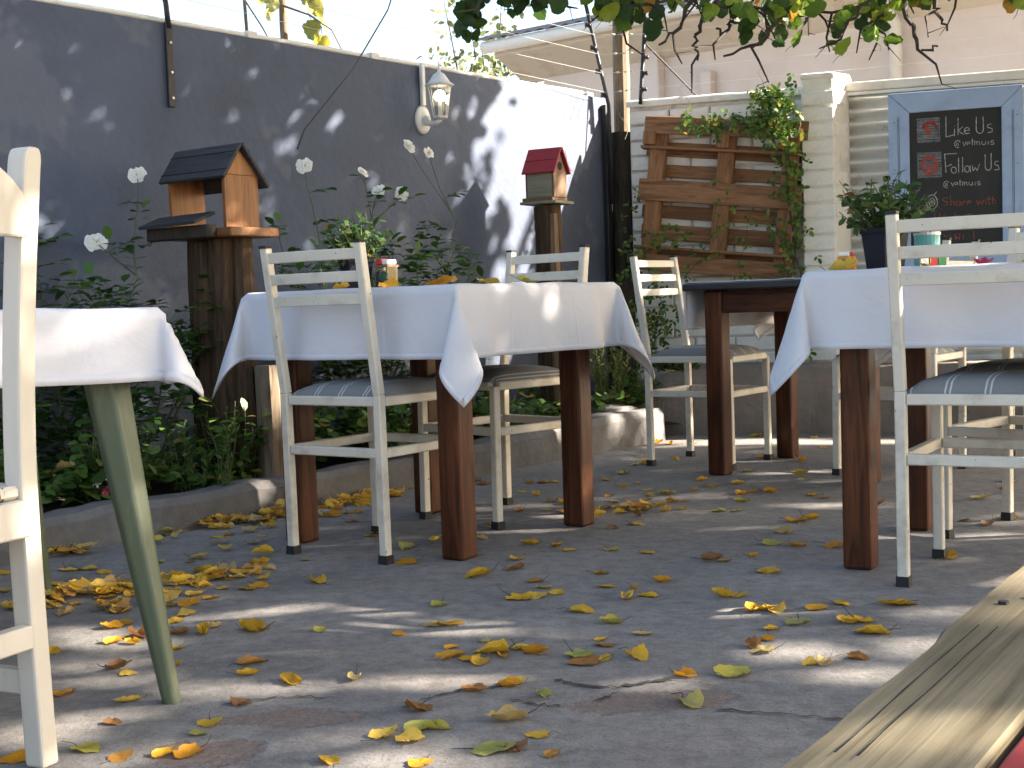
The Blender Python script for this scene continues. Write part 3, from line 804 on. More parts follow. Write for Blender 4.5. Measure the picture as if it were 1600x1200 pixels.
b = MB(); b.box((0, -.007, sh / 2), (sw - 2 * fw + .01, .012, sh - 2 * fw + .01)); b.build('chalk_panel', M['board'], sg)
IL, IT = -hw + fw, sh - fw                                   # inner left and inner top
def bp(x, y):                                               # drawing units -> board plane
    return (IL + (x - 165) * .000822, IT - (y - (215 - .0595 * (x - 165))) * .000853)
def chalk(strokes, mat, w=.0042, name='lettering', seed=0):
    r = random.Random(seed); b = MB()
    for st in strokes:
        pts = [bp(*p) for p in st]
        fine = []
        for (x0, z0), (x1, z1) in zip(pts, pts[1:]):
            nn = max(1, int(math.hypot(x1 - x0, z1 - z0) / .006))
            for k in range(nn): fine.append((x0 + (x1 - x0) * k / nn + r.uniform(-.0006, .0006), z0 + (z1 - z0) * k / nn + r.uniform(-.0006, .0006)))
        fine.append(pts[-1])
        vs = []
        for i, (x, z) in enumerate(fine):
            a = fine[max(0, i - 1)]; c = fine[min(len(fine) - 1, i + 1)]
            dx, dz = c[0] - a[0], c[1] - a[1]; l = math.hypot(dx, dz) or 1
            ww = w * r.uniform(.55, 1.15) / 2
            vs += [(x - dz / l * ww, -.0145, z + dx / l * ww), (x + dz / l * ww, -.0145, z - dx / l * ww)]
        b.add(vs, [(2 * i, 2 * i + 2, 2 * i + 3, 2 * i + 1) for i in range(len(fine) - 1)])
    return b.build(name, mat, sg)
def arc(cx, cy, rx, ry, a0, a1, n=10):
    return [(cx + rx * math.cos(R(a0 + (a1 - a0) * i / n)), cy + ry * math.sin(R(a0 + (a1 - a0) * i / n))) for i in range(n + 1)]
# Like Us
chalk([[(388, 238), (388, 362), (437, 350)], [(440, 312), (438, 358)], [(440, 296), (441, 299)], [(462, 248), (460, 352)], [(490, 300), (462, 325), (494, 348)],
       arc(515, 325, 16, 20, -5, -345)[:9] + [(502, 345), (532, 338)], [(499, 326), (531, 322)],
       [(572, 242), (570, 310)] + arc(592, 312, 22, 30, 170, 10) + [(612, 238)], [(662, 285), (642, 288), (638, 305), (664, 312), (668, 332), (640, 338)]], M['chalk'], .0045, seed=1)
def at_velmuis(x, y, k, mat, seed):
    q = lambda a, c: (x + a * k, y + c * k - .02 * a * k)
    S = [[q(*p) for p in st] for st in [
        arc(14, 14, 6, 7, 0, 360), arc(15, 13, 16, 19, 60, 330, 14), [(42, 2), (50, 24), (60, 0)], [(64, 14), (80, 11)] + arc(72, 12, 8, 11, -10, -300)[:8], [(92, -14), (92, 20)],
        [(86, -2), (100, -2)], [(104, 20), (106, 0), (114, 2), (118, 20)], [(118, 4), (128, 1), (133, 20)], [(142, 0), (143, 16), (154, 19), (160, 14)], [(161, 0), (162, 19)],
        [(176, 1), (176, 19)], [(204, -2), (190, -1), (188, 7), (204, 9), (205, 17), (188, 18)]]]
    chalk(S, mat, .0036, seed=seed)
at_velmuis(440, 392, 1.15, M['chalk'], 2)
# Follow Us
chalk([[(378, 465), (384, 580)], [(374, 468), (452, 463)], [(384, 545), (420, 530)], arc(432, 565, 16, 20, 0, 360), [(462, 490), (462, 582)], [(486, 485), (486, 578)],
       arc(512, 558, 15, 19, 0, 360), [(530, 535), (534, 578)], [(544, 535), (550, 570), (562, 548), (572, 570), (588, 528)],
       [(622, 470), (622, 540)] + arc(640, 542, 18, 24, 170, 10) + [(658, 462)], [(702, 510), (682, 512), (678, 530), (700, 538), (704, 560), (676, 564)]], M['chalk'], .0045, seed=3)
at_velmuis(370, 640, 1.08, M['chalk'], 4)
# Share with / us button  (rust-coloured chalk, half hidden)
SHARE = ([[(395, 735), (365, 738), (362, 752), (392, 762), (388, 780), (360, 780)], [(410, 720), (412, 784)], [(412, 760), (430, 755), (434, 782)], arc(456, 768, 13, 14, 0, 360), [(470, 755), (472, 782)],
       [(484, 755), (486, 782)], [(486, 762), (502, 754)], [(508, 768), (536, 762)] + arc(522, 766, 13, 14, -10, -300)[:8],
       [(566, 748), (576, 778), (588, 752), (598, 776), (612, 744)], [(622, 746), (624, 774)], [(640, 725), (642, 772), (654, 770)], [(630, 744), (654, 740)], [(664, 722), (664, 770)], [(664, 748), (678, 742), (682, 768)]])
chalk(SHARE[:8], M['chalkred'], .004, seed=5); chalk(SHARE[8:], M['chalkred'], .004, seed=15)
chalk([[(312, 832), (314, 866), (340, 866), (344, 832)], [(384, 838), (366, 840), (368, 852), (386, 856), (384, 868), (362, 868)], [(436, 822), (438, 866), (466, 862), (462, 842), (440, 846)], [(480, 836), (482, 864), (505, 862), (506, 832)], [(520, 828), (522, 862)], [(512, 838), (544, 832)], [(594, 842), (618, 838)], [(606, 830), (608, 856)]], M['chalkred'], .004, seed=6)
chalk([[(366, 960), (380, 990), (392, 958)], [(404, 960), (406, 992)], [(436, 955), (438, 994), (446, 970), (462, 992), (464, 952)], [(485, 960), (486, 990)], [(548, 935), (550, 990)]], M['chalkred'], .004, seed=7)
# two shaded chalk squares with red scribbles and a double ring
for (x0, y0, x1, y1, sd) in ((212, 252, 348, 396, 8), (212, 462, 354, 612, 9)):
    r = random.Random(sd); st = []
    for k in range(26):
        y = y0 + (y1 - y0) * k / 25
        st.append([(x0 + r.uniform(-3, 5), y + r.uniform(-3, 3)), (x1 + r.uniform(-5, 3), y - 6 + r.uniform(-3, 3))])
    st += [[(x0, y0), (x1, y0 - 8), (x1 + 2, y1 - 6), (x0 + 2, y1), (x0, y0)]]
    chalk(st, M['chalkgrey'], .0042, 'chalk_square', sd)
sc = []
for k in range(7): sc.append(arc(290, 312, 46 - k * 2, 46 - k * 3, 190 - k * 3, 345 + k * 3, 12))
for k in range(5): sc.append([(262 + k * 5, 300), (268 + k * 6, 352)])
o = chalk(sc, M['chalkpink'], .0048, 'chalk_scribble', 10); o.location.y = -.0006
sc = [arc(286, 536, 50 - k * 4, 58 - k * 4, 0, 360, 20) for k in range(5)] + [arc(288, 545, 13, 22, 0, 360), arc(288, 545, 7, 14, 0, 360)]
o = chalk(sc, M['chalkpink'], .0045, 'chalk_scribble', 11); o.location.y = -.0006
chalk([arc(296, 762, 34, 44, -60, 290, 20) + [(326, 698)], arc(296, 762, 18, 24, 0, 360, 14), arc(296, 762, 6, 8, 0, 360, 8)], M['chalk'], .0045, 'chalk_ring', 12)

# ------------------------------------------------------------------ metal chairs
def make_chair():
    t = thing('metal_chair', 'cream metal chair', 'chair', (0, 0, 0), 0, 'cream metal ladder-back chairs')
    q = .0265; hx = .178; hy = .19; zs = .455; zst = .31
    for sx in (-1, 1):
        b = MB()
        b.bar((sx * hx, -hy, .02), (sx * hx, -hy - .004, zs + .02), q, q, (0, 1, 0)); 
        b.bar((sx * hx, -hy - .004, zs + .02), (sx * hx, -hy - .062, .897), q, q, (0, 1, 0))
        leg = b.build('back_leg', M['chair'], t, bevel=.003)
        b = MB(); b.box((sx * hx, -hy - .0625, .900), (q + .001, q + .001, .007)); b.build('end_cap', M['rubber'], leg)
        b = MB(); b.box((sx * hx, -hy, .0125), (q + .006, q + .006, .025), taper=.94); b.build('foot', M['rubber'], leg)
        b = MB(); b.bar((sx * hx, hy, .02), (sx * hx, hy - .004, zs), q, q, (0, 1, 0)); leg = b.build('front_leg', M['chair'], t, bevel=.003)
        b = MB(); b.box((sx * hx, hy, .0125), (q + .006, q + .006, .025), taper=.94); b.build('foot', M['rubber'], leg)
    for z in (.867, .805, .742):
        b = MB(); yb = -hy - .004 - .058 * (z - zs - .02) / (.897 - zs - .02)
        n = 8; vs = []
        for i in range(n + 1):
            f = -1 + 2 * i / n; x = f * (hx - q * .42); y = yb - .012 * (1 - f * f)
            for dy, dz in ((-.007, -.015), (.007, -.015), (.007, .015), (-.007, .015)): vs.append((x, y + dy - dz * .13, z + dz))
        b.add(vs, [(i * 4 + j, i * 4 + (j + 1) % 4, (i + 1) * 4 + (j + 1) % 4, (i + 1) * 4 + j) for i in range(n) for j in range(4)])
        b.build('back_rail', M['chair'], t, bevel=.002)
    for z, nm in ((zs, 'seat_rail'), (zst, 'stretcher')):
        k = q * .5 + .0005
        for (a, c) in (((-hx + k, -hy, z), (hx - k, -hy, z)), ((-hx + k, hy - .003, z), (hx - k, hy - .003, z)), ((-hx, -hy + k, z), (-hx, hy - k - .003, z)), ((hx, -hy + k, z), (hx, hy - k - .003, z))):
            b = MB(); b.bar(a, c, q - .002, q); b.build(nm, M['chair'], t, bevel=.003)
    # padded cushion
    b = MB(); n = 14; vs = []
    for j in range(n + 1):
        for i in range(n + 1):
            u, v = -1 + 2 * i / n, -1 + 2 * j / n
            e = (1 - abs(u) ** 5) * (1 - abs(v) ** 5)
            vs.append((u * (hx - .004), v * (hy - .006) + .004, zs + q / 2 + .004 + .030 * e ** .55 + .008 * (1 - u * u) * (1 - v * v)))
    b.add(vs, [(j * (n + 1) + i, j * (n + 1) + i + 1, (j + 1) * (n + 1) + i + 1, (j + 1) * (n + 1) + i) for j in range(n) for i in range(n)])
    m = n + 1
    rim = [j for j in range(m)] + [m - 1 + m * j for j in range(1, m)] + [m * m - 2 - j for j in range(m - 1)] + [m * (m - 2 - j) for j in range(m - 2)]
    low = [(vs[k][0] * .985, vs[k][1] * .985, zs + .006) for k in rim]
    o_ = len(b.v); b.v.extend(low)
    for k in range(len(rim)):
        k2 = (k + 1) % len(rim); b.f.append((rim[k], rim[k2], o_ + k2, o_ + k)); b.mi.append(0)
    b.build('cushion', M['seat'], t, smooth=True)
    return t
chair0 = make_chair()
U = Vector((.809, -.588, 0)); V = Vector((.588, .809, 0))
CH = [((-.405, 3.985), (.575, .819), 'cream metal chair with grey striped seat, its back to us at the middle white-clothed table'),
      ((-.045, 4.505), (-.72, -.69), 'cream metal chair beyond the middle table, in front of the red birdhouse'),
      ((.845, 5.77), (.81, -.58), 'cream metal chair standing in front of the pallet, left of the black-topped table'),
      ((1.186, 3.305), (.503, .864), 'cream metal chair nearest on the right, seen from behind at the right white-clothed table'),
      ((1.50, 3.845), (-.72, -.69), 'cream metal chair on the far side of the right white-clothed table, partly out of frame'),
      ((1.526, 5.289), (-.81, .58), 'cream metal chair tucked into the right side of the black-topped table'),
      ((2.36, 5.75), (-.5, -.86), 'cream metal chair farthest right, below the blackboard')]
for i, ((x, y), (fx, fy), lab) in enumerate(CH):
    c = chair0 if i == 0 else copy_tree(chair0)
    c.location = (x, y, 0); c.rotation_euler = (0, 0, yaw(fx, fy)); c['label'] = lab

# ------------------------------------------------------------------ timber tables
def make_table():
    t = thing('timber_table', 'timber table', 'table', (0, 0, 0), 0, 'square timber tables')
    for sx in (-1, 1):
        for sy in (-1, 1):
            b = MB(); b.box((0, 0, .37), (.076, .076, .74)); o = b.build('leg', M['tablewood'], t, bevel=.009, seg=2)
            o.location = (sx * .31, sy * .31, 0)
    for s in (-1, 1):
        b = MB(); b.box((0, s * .322, .693), (.542, .026, .088)); b.build('apron', M['apronwood'], t, bevel=.002)
        b = MB(); b.box((0, 0, 0), (.542, .026, .088)); o = b.build('apron', M['apronwood'], t, bevel=.002)
        o.location = (s * .322, 0, .693); o.rotation_euler = (0, 0, R(90))
    b = MB(); b.box((0, 0, .7545), (.82, .82, .029)); b.build('tabletop', M['blackpaint'], t, bevel=.006, seg=2)
    return t
table0 = make_table()
TB = [((-.232, 4.205), -36, 'square timber table in the middle with red-brown legs under a white cloth'),
      ((1.317, 3.575), -30.2, 'square timber table on the right with red-brown legs under a white cloth'),
      ((1.262, 5.435), -37, 'timber table at the back with its black top edge bare')]
for i, ((x, y), a, lab) in enumerate(TB):
    c = table0 if i == 0 else copy_tree(table0)
    c.location = (x, y, 0); c.rotation_euler = (0, 0, R(a)); c['label'] = lab

def cloth(label, loc, a, zt, ha, ext, seed, hump=None, wrinkle=1.0, hb=None, ear=.30, elen=.16):
    """square tablecloth: lies on a top of half-size ha, hangs over the edges, falls in rounded ears at the corners.
       ext = (xmin, xmax, ymin, ymax) of the cloth in table coordinates"""
    N_ = 76; b = MB(); vs = []; hb = hb or ha
    rr = random.Random(seed)
    ph = [rr.uniform(0, 6.28) for _ in range(8)]
    for j in range(N_ + 1):
        for i in range(N_ + 1):
            s = ext[0] + (ext[1] - ext[0]) * i / N_; t = ext[2] + (ext[3] - ext[2]) * j / N_
            ox = max(abs(s) - ha, 0); oy = max(abs(t) - hb, 0); sx = 1 if s > 0 else -1; sy = 1 if t > 0 else -1
            cx = max(-ha, min(ha, s)); cy = max(-hb, min(hb, t))
            p = Vector((cx, cy, zt))
            if ox > 0 and oy > 0:
                r = math.hypot(ox, oy); phi = math.atan2(oy, ox); th = 4 * phi
                k = .9 + .25 * math.sin(ph[(sx > 0) + 2 * (sy > 0)])
                outv = Vector((sx, sy, 0)).normalized(); side = Vector((sx, -sy, 0)).normalized()
                d = Vector((0, 0, -1)) + outv * (ear * k * (1 - math.cos(th)) / 2) + side * (.36 * math.sin(th) * k)
                d.normalize(); q = p + d * r * (1 + elen * math.sin(2 * phi) ** 2)
                e = .006 * (1 - math.exp(-r / .008)); q += outv * e
                p = q
            elif ox > 0 or oy > 0:
                o_ = ox + oy; nrm = Vector((sx, 0, 0)) if ox > 0 else Vector((0, sy, 0)); al = cy if ox > 0 else cx
                edge = min(1, ((hb if ox > 0 else ha) - abs(al)) / .16); edge = edge * edge * (3 - 2 * edge)
                r0 = .0045
                ang = min(o_ / r0, math.pi / 2)
                down = r0 * (1 - math.cos(ang)) + max(0, o_ - r0 * math.pi / 2); outw = r0 * math.sin(ang)
                fl = (.06 + .10 * math.sin(al * 9 + ph[4] + (3 if ox > 0 else 0)) + .06 * math.sin(al * 23 + ph[5]) + .05 * noise.noise((al * 11, seed, 3))) * edge * wrinkle
                p += nrm * (outw + max(0, o_ - .02) * fl) + Vector((0, 0, -down))
            w = noise.noise((s * 5 + seed * 3, t * 5, .3)) * .0042 + noise.noise((s * 13 + seed, t * 13, .8)) * .0020
            if ox == 0 and oy == 0:
                p.z += abs(w) + .0015
                if hump: p.z += hump(s, t)
            else:
                if hump: p.z += hump(cx, cy)
                p += Vector((w * sx * (ox > 0), w * sy * (oy > 0), 0)) * wrinkle * min(1, (ox + oy) / .03)
            vs.append(p)
    m = N_ + 1
    b.add(vs, [(j * m + i, j * m + i + 1, (j + 1) * m + i + 1, (j + 1) * m + i) for j in range(N_) for i in range(N_)])
    o = b.build('tablecloth', M['cloth'], smooth=True)
    sd = o.modifiers.new('thick', 'SOLIDIFY'); sd.thickness = .0016; sd.offset = 0
    ring = lambda k: [k * m + i for i in range(k, m - 1 - k)] + [j * m + m - 1 - k for j in range(k, m - 1 - k)] + [(m - 1 - k) * m + i for i in range(m - 1 - k, k, -1)] + [j * m + k for j in range(m - 1 - k, k, -1)]
    hm = MB(); q0 = ring(0); q1 = ring(1)
    hv = []; n0 = m - 1; 
    for e in range(4):
        a0 = q0[e * n0:(e + 1) * n0 + 1] if e < 3 else q0[e * n0:] + q0[:1]
        n1_ = n0 - 2; a1 = q1[e * n1_:(e + 1) * n1_ + 1] if e < 3 else q1[e * n1_:] + q1[:1]
        a1 = [a1[0]] + a1 + [a1[-1]]
        hm.add([vs[k] for k in a0] + [vs[k] for k in a1], [(k, k + 1, len(a0) + k + 1, len(a0) + k) for k in range(len(a0) - 1)])
    h = hm.build('hem', M['cloth'], o, smooth=True); hs_ = h.modifiers.new('thick', 'SOLIDIFY'); hs_.thickness = .0042; hs_.offset = 0
    o.location = (*loc, 0); o.rotation_euler = (0, 0, a)
    return tag(o, label, 'tablecloth', 'white tablecloths')
TC = [cloth('white tablecloth draped over the middle table', TB[0][0], R(-36), .7705, .412, (-.615, .615, -.615, .615), 1),
      cloth('white tablecloth draped over the right table', TB[1][0], R(-30.2), .7705, .412, (-.61, .61, -.61, .61), 2, ear=.36),
      cloth('white tablecloth pulled back on the black-topped rear table', TB[2][0], R(-37), .7705, .412, (-.60, .39, -.385, .56), 3)]

# ------------------------------------------------------------------ low table with splayed green legs at the left
lt = thing('green_legged_table', 'low table at the left on splayed sage green legs', 'table', (-.63 - .40 * .86 - .56 * .51, 2.45 - .40 * .51 + .56 * .86, 0), math.atan2(.51, .86))
for sx in (-1, 1):
    for sy in (-1, 1):
        b = MB(); n = 6; vs = []
        for k, (f, r) in enumerate(((0, .0185), (.02, .020), (.5, .034), (1, .048))):
            cxk = sx * (.385 - .085 * f); cyk = sy * (.545 - .085 * f)
            for q in range(n):
                a = 2 * math.pi * (q + .5) / n
                vs.append((cxk + r * math.cos(a), cyk + r * math.sin(a), .70 * f))
        b.add(vs, [(k * n + q, k * n + (q + 1) % n, (k + 1) * n + (q + 1) % n, (k + 1) * n + q) for k in range(3) for q in range(n)])
        b.add(vs[:n], [tuple(range(n))[::-1]]); b.add(vs[-n:], [tuple(range(n))])
        b.build('leg', M['greenpaint'], lt, bevel=.007, seg=3)
b = MB(); b.box((0, 0, .7145), (.79, 1.11, .027)); b.build('tabletop', M['blackpaint'], lt, bevel=.005)
for s in (-1, 1):
    b = MB(); b.box((0, s * .45, .665), (.52, .022, .07)); b.build('apron', M['greenpaint'], lt, bevel=.002)
    b = MB(); b.box((s * .29, 0, .665), (.022, .84, .07)); b.build('apron', M['greenpaint'], lt, bevel=.002)
c = cloth('white tablecloth on the low green-legged table at the left', lt.location[:2], lt.rotation_euler[2], .7295, .397, (-.535, .535, -.69, .69), 5, hb=.557, ear=.62, elen=-.08,
          hump=lambda s, t: .02 * max(0, (.25 - s)) if s < .25 else 0)
tag(c, None, None, 'white tablecloths')

# ------------------------------------------------------------------ wooden chair in the left foreground
wc = thing('wooden_chair', 'ivory painted wooden chair with a rounded post, cut by the left edge', 'chair', (-.778, 2.129, 0), yaw(-.90, .42))
def post(x, y, h, lean, name):
    b = MB(); vs = []
    zz = [h * .86 * i / 14 for i in range(15)] + [h - .05, h - .022, h - .012, h - .005, h]; n = len(zz) - 1
    for z in zz:
        f = z / h
        yy = y - lean * max(0, f - .45) ** 1.6 + .012 * math.sin(f * math.pi)
        w = .0225 - .004 * max(0, f - .9) * 0
        top = max(0, (z - (h - .022)) / .022)
        wx = .018 * (1 - .42 * top ** 2.4)
        for (dx, dy) in ((-wx, -.020), (wx, -.020), (wx, .019), (-wx, .019)): vs.append((x + dx, yy + dy, z))
    b.add(vs, [(i * 4 + j, i * 4 + (j + 1) % 4, (i + 1) * 4 + (j + 1) % 4, (i + 1) * 4 + j) for i in range(n) for j in range(4)])
    b.f += [(3, 2, 1, 0), (4 * n, 4 * n + 1, 4 * n + 2, 4 * n + 3)]; b.mi += [0, 0]
    return b.build(name, M['woodpaint'], wc, bevel=.005, seg=2)
post(0, 0, .985, .09, 'back_post'); post(-.42, 0, .985, .09, 'back_post')
for x in (0, -.42):
    b = MB(); b.box((x, .38, .215), (.036, .036, .43)); b.build('front_leg', M['woodpaint'], wc, bevel=.004)
b = MB(); n = 12; vs = []
for i in range(n + 1):
    f = i / n; x = -.40 + .385 * f; yy = -.030 - .045 * math.sin(f * math.pi)
    up = .915 + .055 * math.sin(f * math.pi) ** .8
    for (dy, z) in ((-.012, .845), (.012, .845), (.012, up), (-.012, up)): vs.append((x, yy + dy, z))
b.add(vs, [(i * 4 + j, i * 4 + (j + 1) % 4, (i + 1) * 4 + (j + 1) % 4, (i + 1) * 4 + j) for i in range(n) for j in range(4)])
b.add(vs[:4], [(3, 2, 1, 0)]); b.add(vs[-4:], [(0, 1, 2, 3)])
b.build('top_rail', M['woodpaint'], wc, bevel=.003)
for z, h, y in ((.405, .058, -.012), (.215, .038, -.004)):
    b = MB(); b.box((-.21, y, z), (.382, .026, h)); b.build('back_rail', M['woodpaint'], wc, bevel=.003)
for x in (0, -.42):
    for z in (.135, .41):
        b = MB(); b.box((x, .19, z), (.022, .33, .04)); b.build('side_stretcher', M['woodpaint'], wc, bevel=.003)
b = MB(); b.box((-.21, .20, .445), (.44, .40, .022)); b.build('seat', M['woodpaint'], wc, bevel=.006)

# ------------------------------------------------------------------ bench at the lower right
bd = Vector((.349, .538, 0)).normalized(); bn = Vector((bd.y, -bd.x, 0))
bench = thing('slatted_bench', 'weathered plank bench with a faded red board in the right foreground', 'bench', (.145, .755, 0), math.atan2(-bd.x, bd.y))
def bench_plank(x0, w, y0, y1, mat, seed, ragged=True):
    b = MB(); n = 36; vs = []
    for i in range(n + 1):
        y = y0 + (y1 - y0) * i / n
        k0 = .0016 * noise.noise((y * 9, seed, 0)) + .0014 * noise.noise((y * 31, seed, 0))
        if ragged and y > .345: k0 -= .004
        k1 = .002 * noise.noise((y * 9, seed + 5, 0))
        a, c = x0 + k0, x0 + w + k1
        for (x, z) in ((a, .412), (c, .412), (c, .447), (c - .003, .45), (a + .004, .45), (a, .446)): vs.append((x, y, z + .0015 * noise.noise((y * 6, x * 9, 1))))
    b.add(vs, [(i * 6 + j, i * 6 + (j + 1) % 6, (i + 1) * 6 + (j + 1) % 6, (i + 1) * 6 + j) for i in range(n) for j in range(6)])
    b.add(vs[:6], [tuple(range(6))[::-1]]); b.add(vs[-6:], [tuple(range(6))])
    return b.build('seat_board', mat, bench)
bench_plank(0.0, .101, -.035, 1.25, M['benchwood'], 1.0)
bench_plank(.107, .10, -.05, 1.25, M['benchred'], 2.0, False)
bench_plank(.213, .10, -.05, 1.25, M['benchwood'], 3.0, False)
for y in (.62, 1.18):
    b = MB(); b.box((.165, y, .392), (.30, .05, .036)); b.build('cross_batten', M['benchwood'], bench, bevel=.003)
    for x in (.16, .30):
        b = MB(); b.box((x, y, .187), (.05, .05, .374)); b.build('leg', M['benchwood'], bench, bevel=.003)
for (x, y) in ((.02, .46), (.035, .49), (.055, .53)):
    b = MB(); b.tube([(x, y, .449), (x, y, .4525)], .0045, 7); b.build('nail', M['blackmetal'], bench)
for i, x in enumerate((.022, .036)):
    b = MB(); vs = []
    for k in range(30):
        y = .03 + .34 * k / 29; w = .0007 + .0005 * noise.noise((y * 20, i, 0)); xx = x + .003 * noise.noise((y * 7, i, 3))
        vs += [(xx - w, y, .4522), (xx + w, y, .4522)]
    b.add(vs, [(2 * k, 2 * k + 2, 2 * k + 3, 2 * k + 1) for k in range(29)]); b.build('split', M['dark'], bench)

# ------------------------------------------------------------------ large bird feeder
bf = thing('bird_feeder', 'open wooden bird feeder with a charcoal roof on a cluster of logs', 'bird feeder', (-1.075, 4.93, 0), math.atan2(-.588, .809))
for i, (x, y, r, h) in enumerate(((-.10, .02, .055, .985), (-.02, -.035, .052, .97), (.065, -.01, .058, .985), (.13, .04, .045, .985), (.02, .07, .06, .98))):
    b = MB(); pts = []; rs = []
    for k in range(13):
        f = k / 12; pts.append((x + .012 * noise.noise((f * 3, i, 0)), y + .012 * noise.noise((f * 3, i, 5)), h * f)); rs.append(r * (1.12 - .12 * f) * (1 + .05 * noise.noise((f * 5, i, 9))))
    b.tube(pts, rs, 9); b.build('log', M['log'], bf)
b = MB(); b.box((.025, .02, 1.0), (.43, .27, .032)); b.build('tray', M['feederx'], bf, bevel=.004)
b = MB(); b.box((-.03, -.142, 1.005), (.38, .05, .045)); b.build('tray_lip', M['darkpole'], bf, bevel=.004)
b = MB(); b.box((0, 0, 0), (.35, .12, .012)); o = b.build('landing_board', M['darkroof'], bf, bevel=.002); o.location = (-.045, -.15, 1.05); o.rotation_euler = (R(18), R(-1), 0)
for x in (-.165, .165):
    b = MB(); b.box((0, 0, 0), (.018, .185, .19)); o = b.build('end_wall', M['feeder'], bf, bevel=.002); o.location = (x, .015, 1.111)
    b = MB(); b.prism([(-.078, 1.2065), (.108, 1.2065), (.0, 1.30)], x - .0085, x + .0085, 0); b.build('gable', M['feeder'], bf)
for nm, y, z, ang, dpt in (('roof_panel', -.052, 1.253, 50, .155), ('roof_panel', .078, 1.241, -47, .205)):
    b = MB(); b.box((0, 0, 0), (.40, dpt, .014)); o = b.build(nm, M['darkroof'], bf, bevel=.002); o.location = (0, y, z); o.rotation_euler = (R(ang), 0, 0)
    for k in (-.3, .25):
        b = MB(); b.box((0, dpt * k, .0078), (.40, .0025, .002)); s = b.build('batten', M['dark'], o)

bf.scale = (.87, .87, 1.0)
# small stump beside it
b = MB(); b.tube([(0, 0, 0), (.003, 0, .2), (0, .002, .46)], [.05, .046, .045], 8); o = b.build('garden_stump', M['pole'])
o.location = (-.885, 4.86, .06); tag(o, 'short grey timber stump in the bed under the corner of the middle tablecloth', 'stump')

# ------------------------------------------------------------------ red-roofed birdhouse on a log
bh = thing('red_birdhouse', 'small birdhouse with a red pitched roof on a bark-covered post', 'birdhouse', (.205, 6.75, 0), math.atan2(-.50, .866))
b = MB(); pts = []; rs = []
for k in range(17):
    f = k / 16; pts.append((.012 * noise.noise((f * 4, 0, 2)), .012 * noise.noise((f * 4, 7, 2)), 1.19 * f)); rs.append(.068 * (1 + .10 * noise.noise((f * 9, 3, 0))))
b.tube(pts, rs, 11); b.build('post', M['log'], bh)
b = MB(); b.tube([(.052, -.04, .2), (.055, -.04, .7), (.05, -.035, 1.15)], [.028, .034, .022], 7); b.build('bark_strip', M['brownbox'], bh)
b = MB(); b.box((0, 0, 1.205), (.20, .20, .014)); b.build('base_board', M['sagewood'], bh, bevel=.002)
b = MB(); b.box((-.012, 0, 1.222), (.17, .16, .018)); b.build('floor_board', M['brownbox'], bh, bevel=.002)
b = MB(); b.box((-.004, -.062, 1.292), (.142, .012, .122)); b.build('side_wall', M['sagewood'], bh, bevel=.002)
b = MB(); b.box((-.004, .062, 1.292), (.142, .012, .122)); b.build('side_wall', M['sagewood'], bh, bevel=.002)
for x in (-.076, .071):
    b = MB(); b.prism([(-.068, 1.231), (.068, 1.231), (.068, 1.352), (0, 1.462), (-.068, 1.352)], x - .006, x + .006, 0); b.build('gable_wall', M['brownbox'], bh, bevel=.001)
b = MB(); b.tube([(.070, .0, 1.385), (.0785, .0, 1.385)], .021, 14); b.build('entrance_hole', M['dark'], bh)
for s in (-1, 1):
    b = MB(); b.box((0, 0, 0), (.185, .150, .010)); o = b.build('roof_panel', M['redpaint'], bh, bevel=.0015); o.location = (.0, s * .046, 1.412); o.rotation_euler = (R(-s * 57), 0, 0)
    b = MB(); b.box((0, -s * .0 , .0055), (.185, .0015, .0012)); b.build('shingle_joint', M['dark'], o)

# ------------------------------------------------------------------ foliage helpers
OUT_OVAL = [(0, 0), (.30, .24), (.62, .30), (.88, .17), (1.0, 0), (.88, -.17), (.62, -.30), (.30, -.24)]
OUT_ROUND = [(0, .0), (.08, .34), (.38, .52), (.75, .44), (1.0, .12), (.97, -.16), (.72, -.46), (.36, -.50), (.08, -.32)]
OUT_HEART = [(0, 0), (-.06, .22), (.12, .45), (.40, .50), (.66, .36), (.80, .28), (1.0, 0), (.80, -.30), (.62, -.36), (.38, -.52), (.10, -.44), (-.06, -.2)]
OUT_CROWN = [(0, .06), (.22, .48), (.68, .40), (1.0, 0), (.66, -.42), (.20, -.46)]
OUT_NARROW = [(0, 0), (.35, .11), (.7, .09), (1.0, 0), (.7, -.09), (.35, -.11)]

def leaf_mesh(name, pos, dirs, nrm, size, outline, mat, parent=None, fold=.12):
    """many leaves in one mesh: numpy arrays of base points, axis directions, normals and sizes"""
    pos = np.asarray(pos, float); d = np.asarray(dirs, float); nr = np.asarray(nrm, float); sz = np.asarray(size, float)[:, None]
    d /= np.linalg.norm(d, axis=1)[:, None] + 1e-9
    s = np.cross(nr, d); s /= np.linalg.norm(s, axis=1)[:, None] + 1e-9
    u = np.cross(d, s)
    k = len(outline); n = len(pos)
    vs = np.empty((n, k, 3))
    for i, (a, w) in enumerate(outline):
        vs[:, i, :] = pos + sz * (d * a + s * w + u * (abs(w) * fold * 2 - .18 * a * a))
    me = bpy.data.meshes.new(name)
    me.vertices.add(n * k); me.vertices.foreach_set('co', vs.reshape(-1))
    me.loops.add(n * k); me.loops.foreach_set('vertex_index', np.arange(n * k, dtype=np.int32))
    me.polygons.add(n); me.polygons.foreach_set('loop_start', np.arange(0, n * k, k, dtype=np.int32))
    me.polygons.foreach_set('loop_total', np.full(n, k, dtype=np.int32))
    me.materials.append(mat); me.update(calc_edges=True); me.validate()
    return link(name, me, parent)

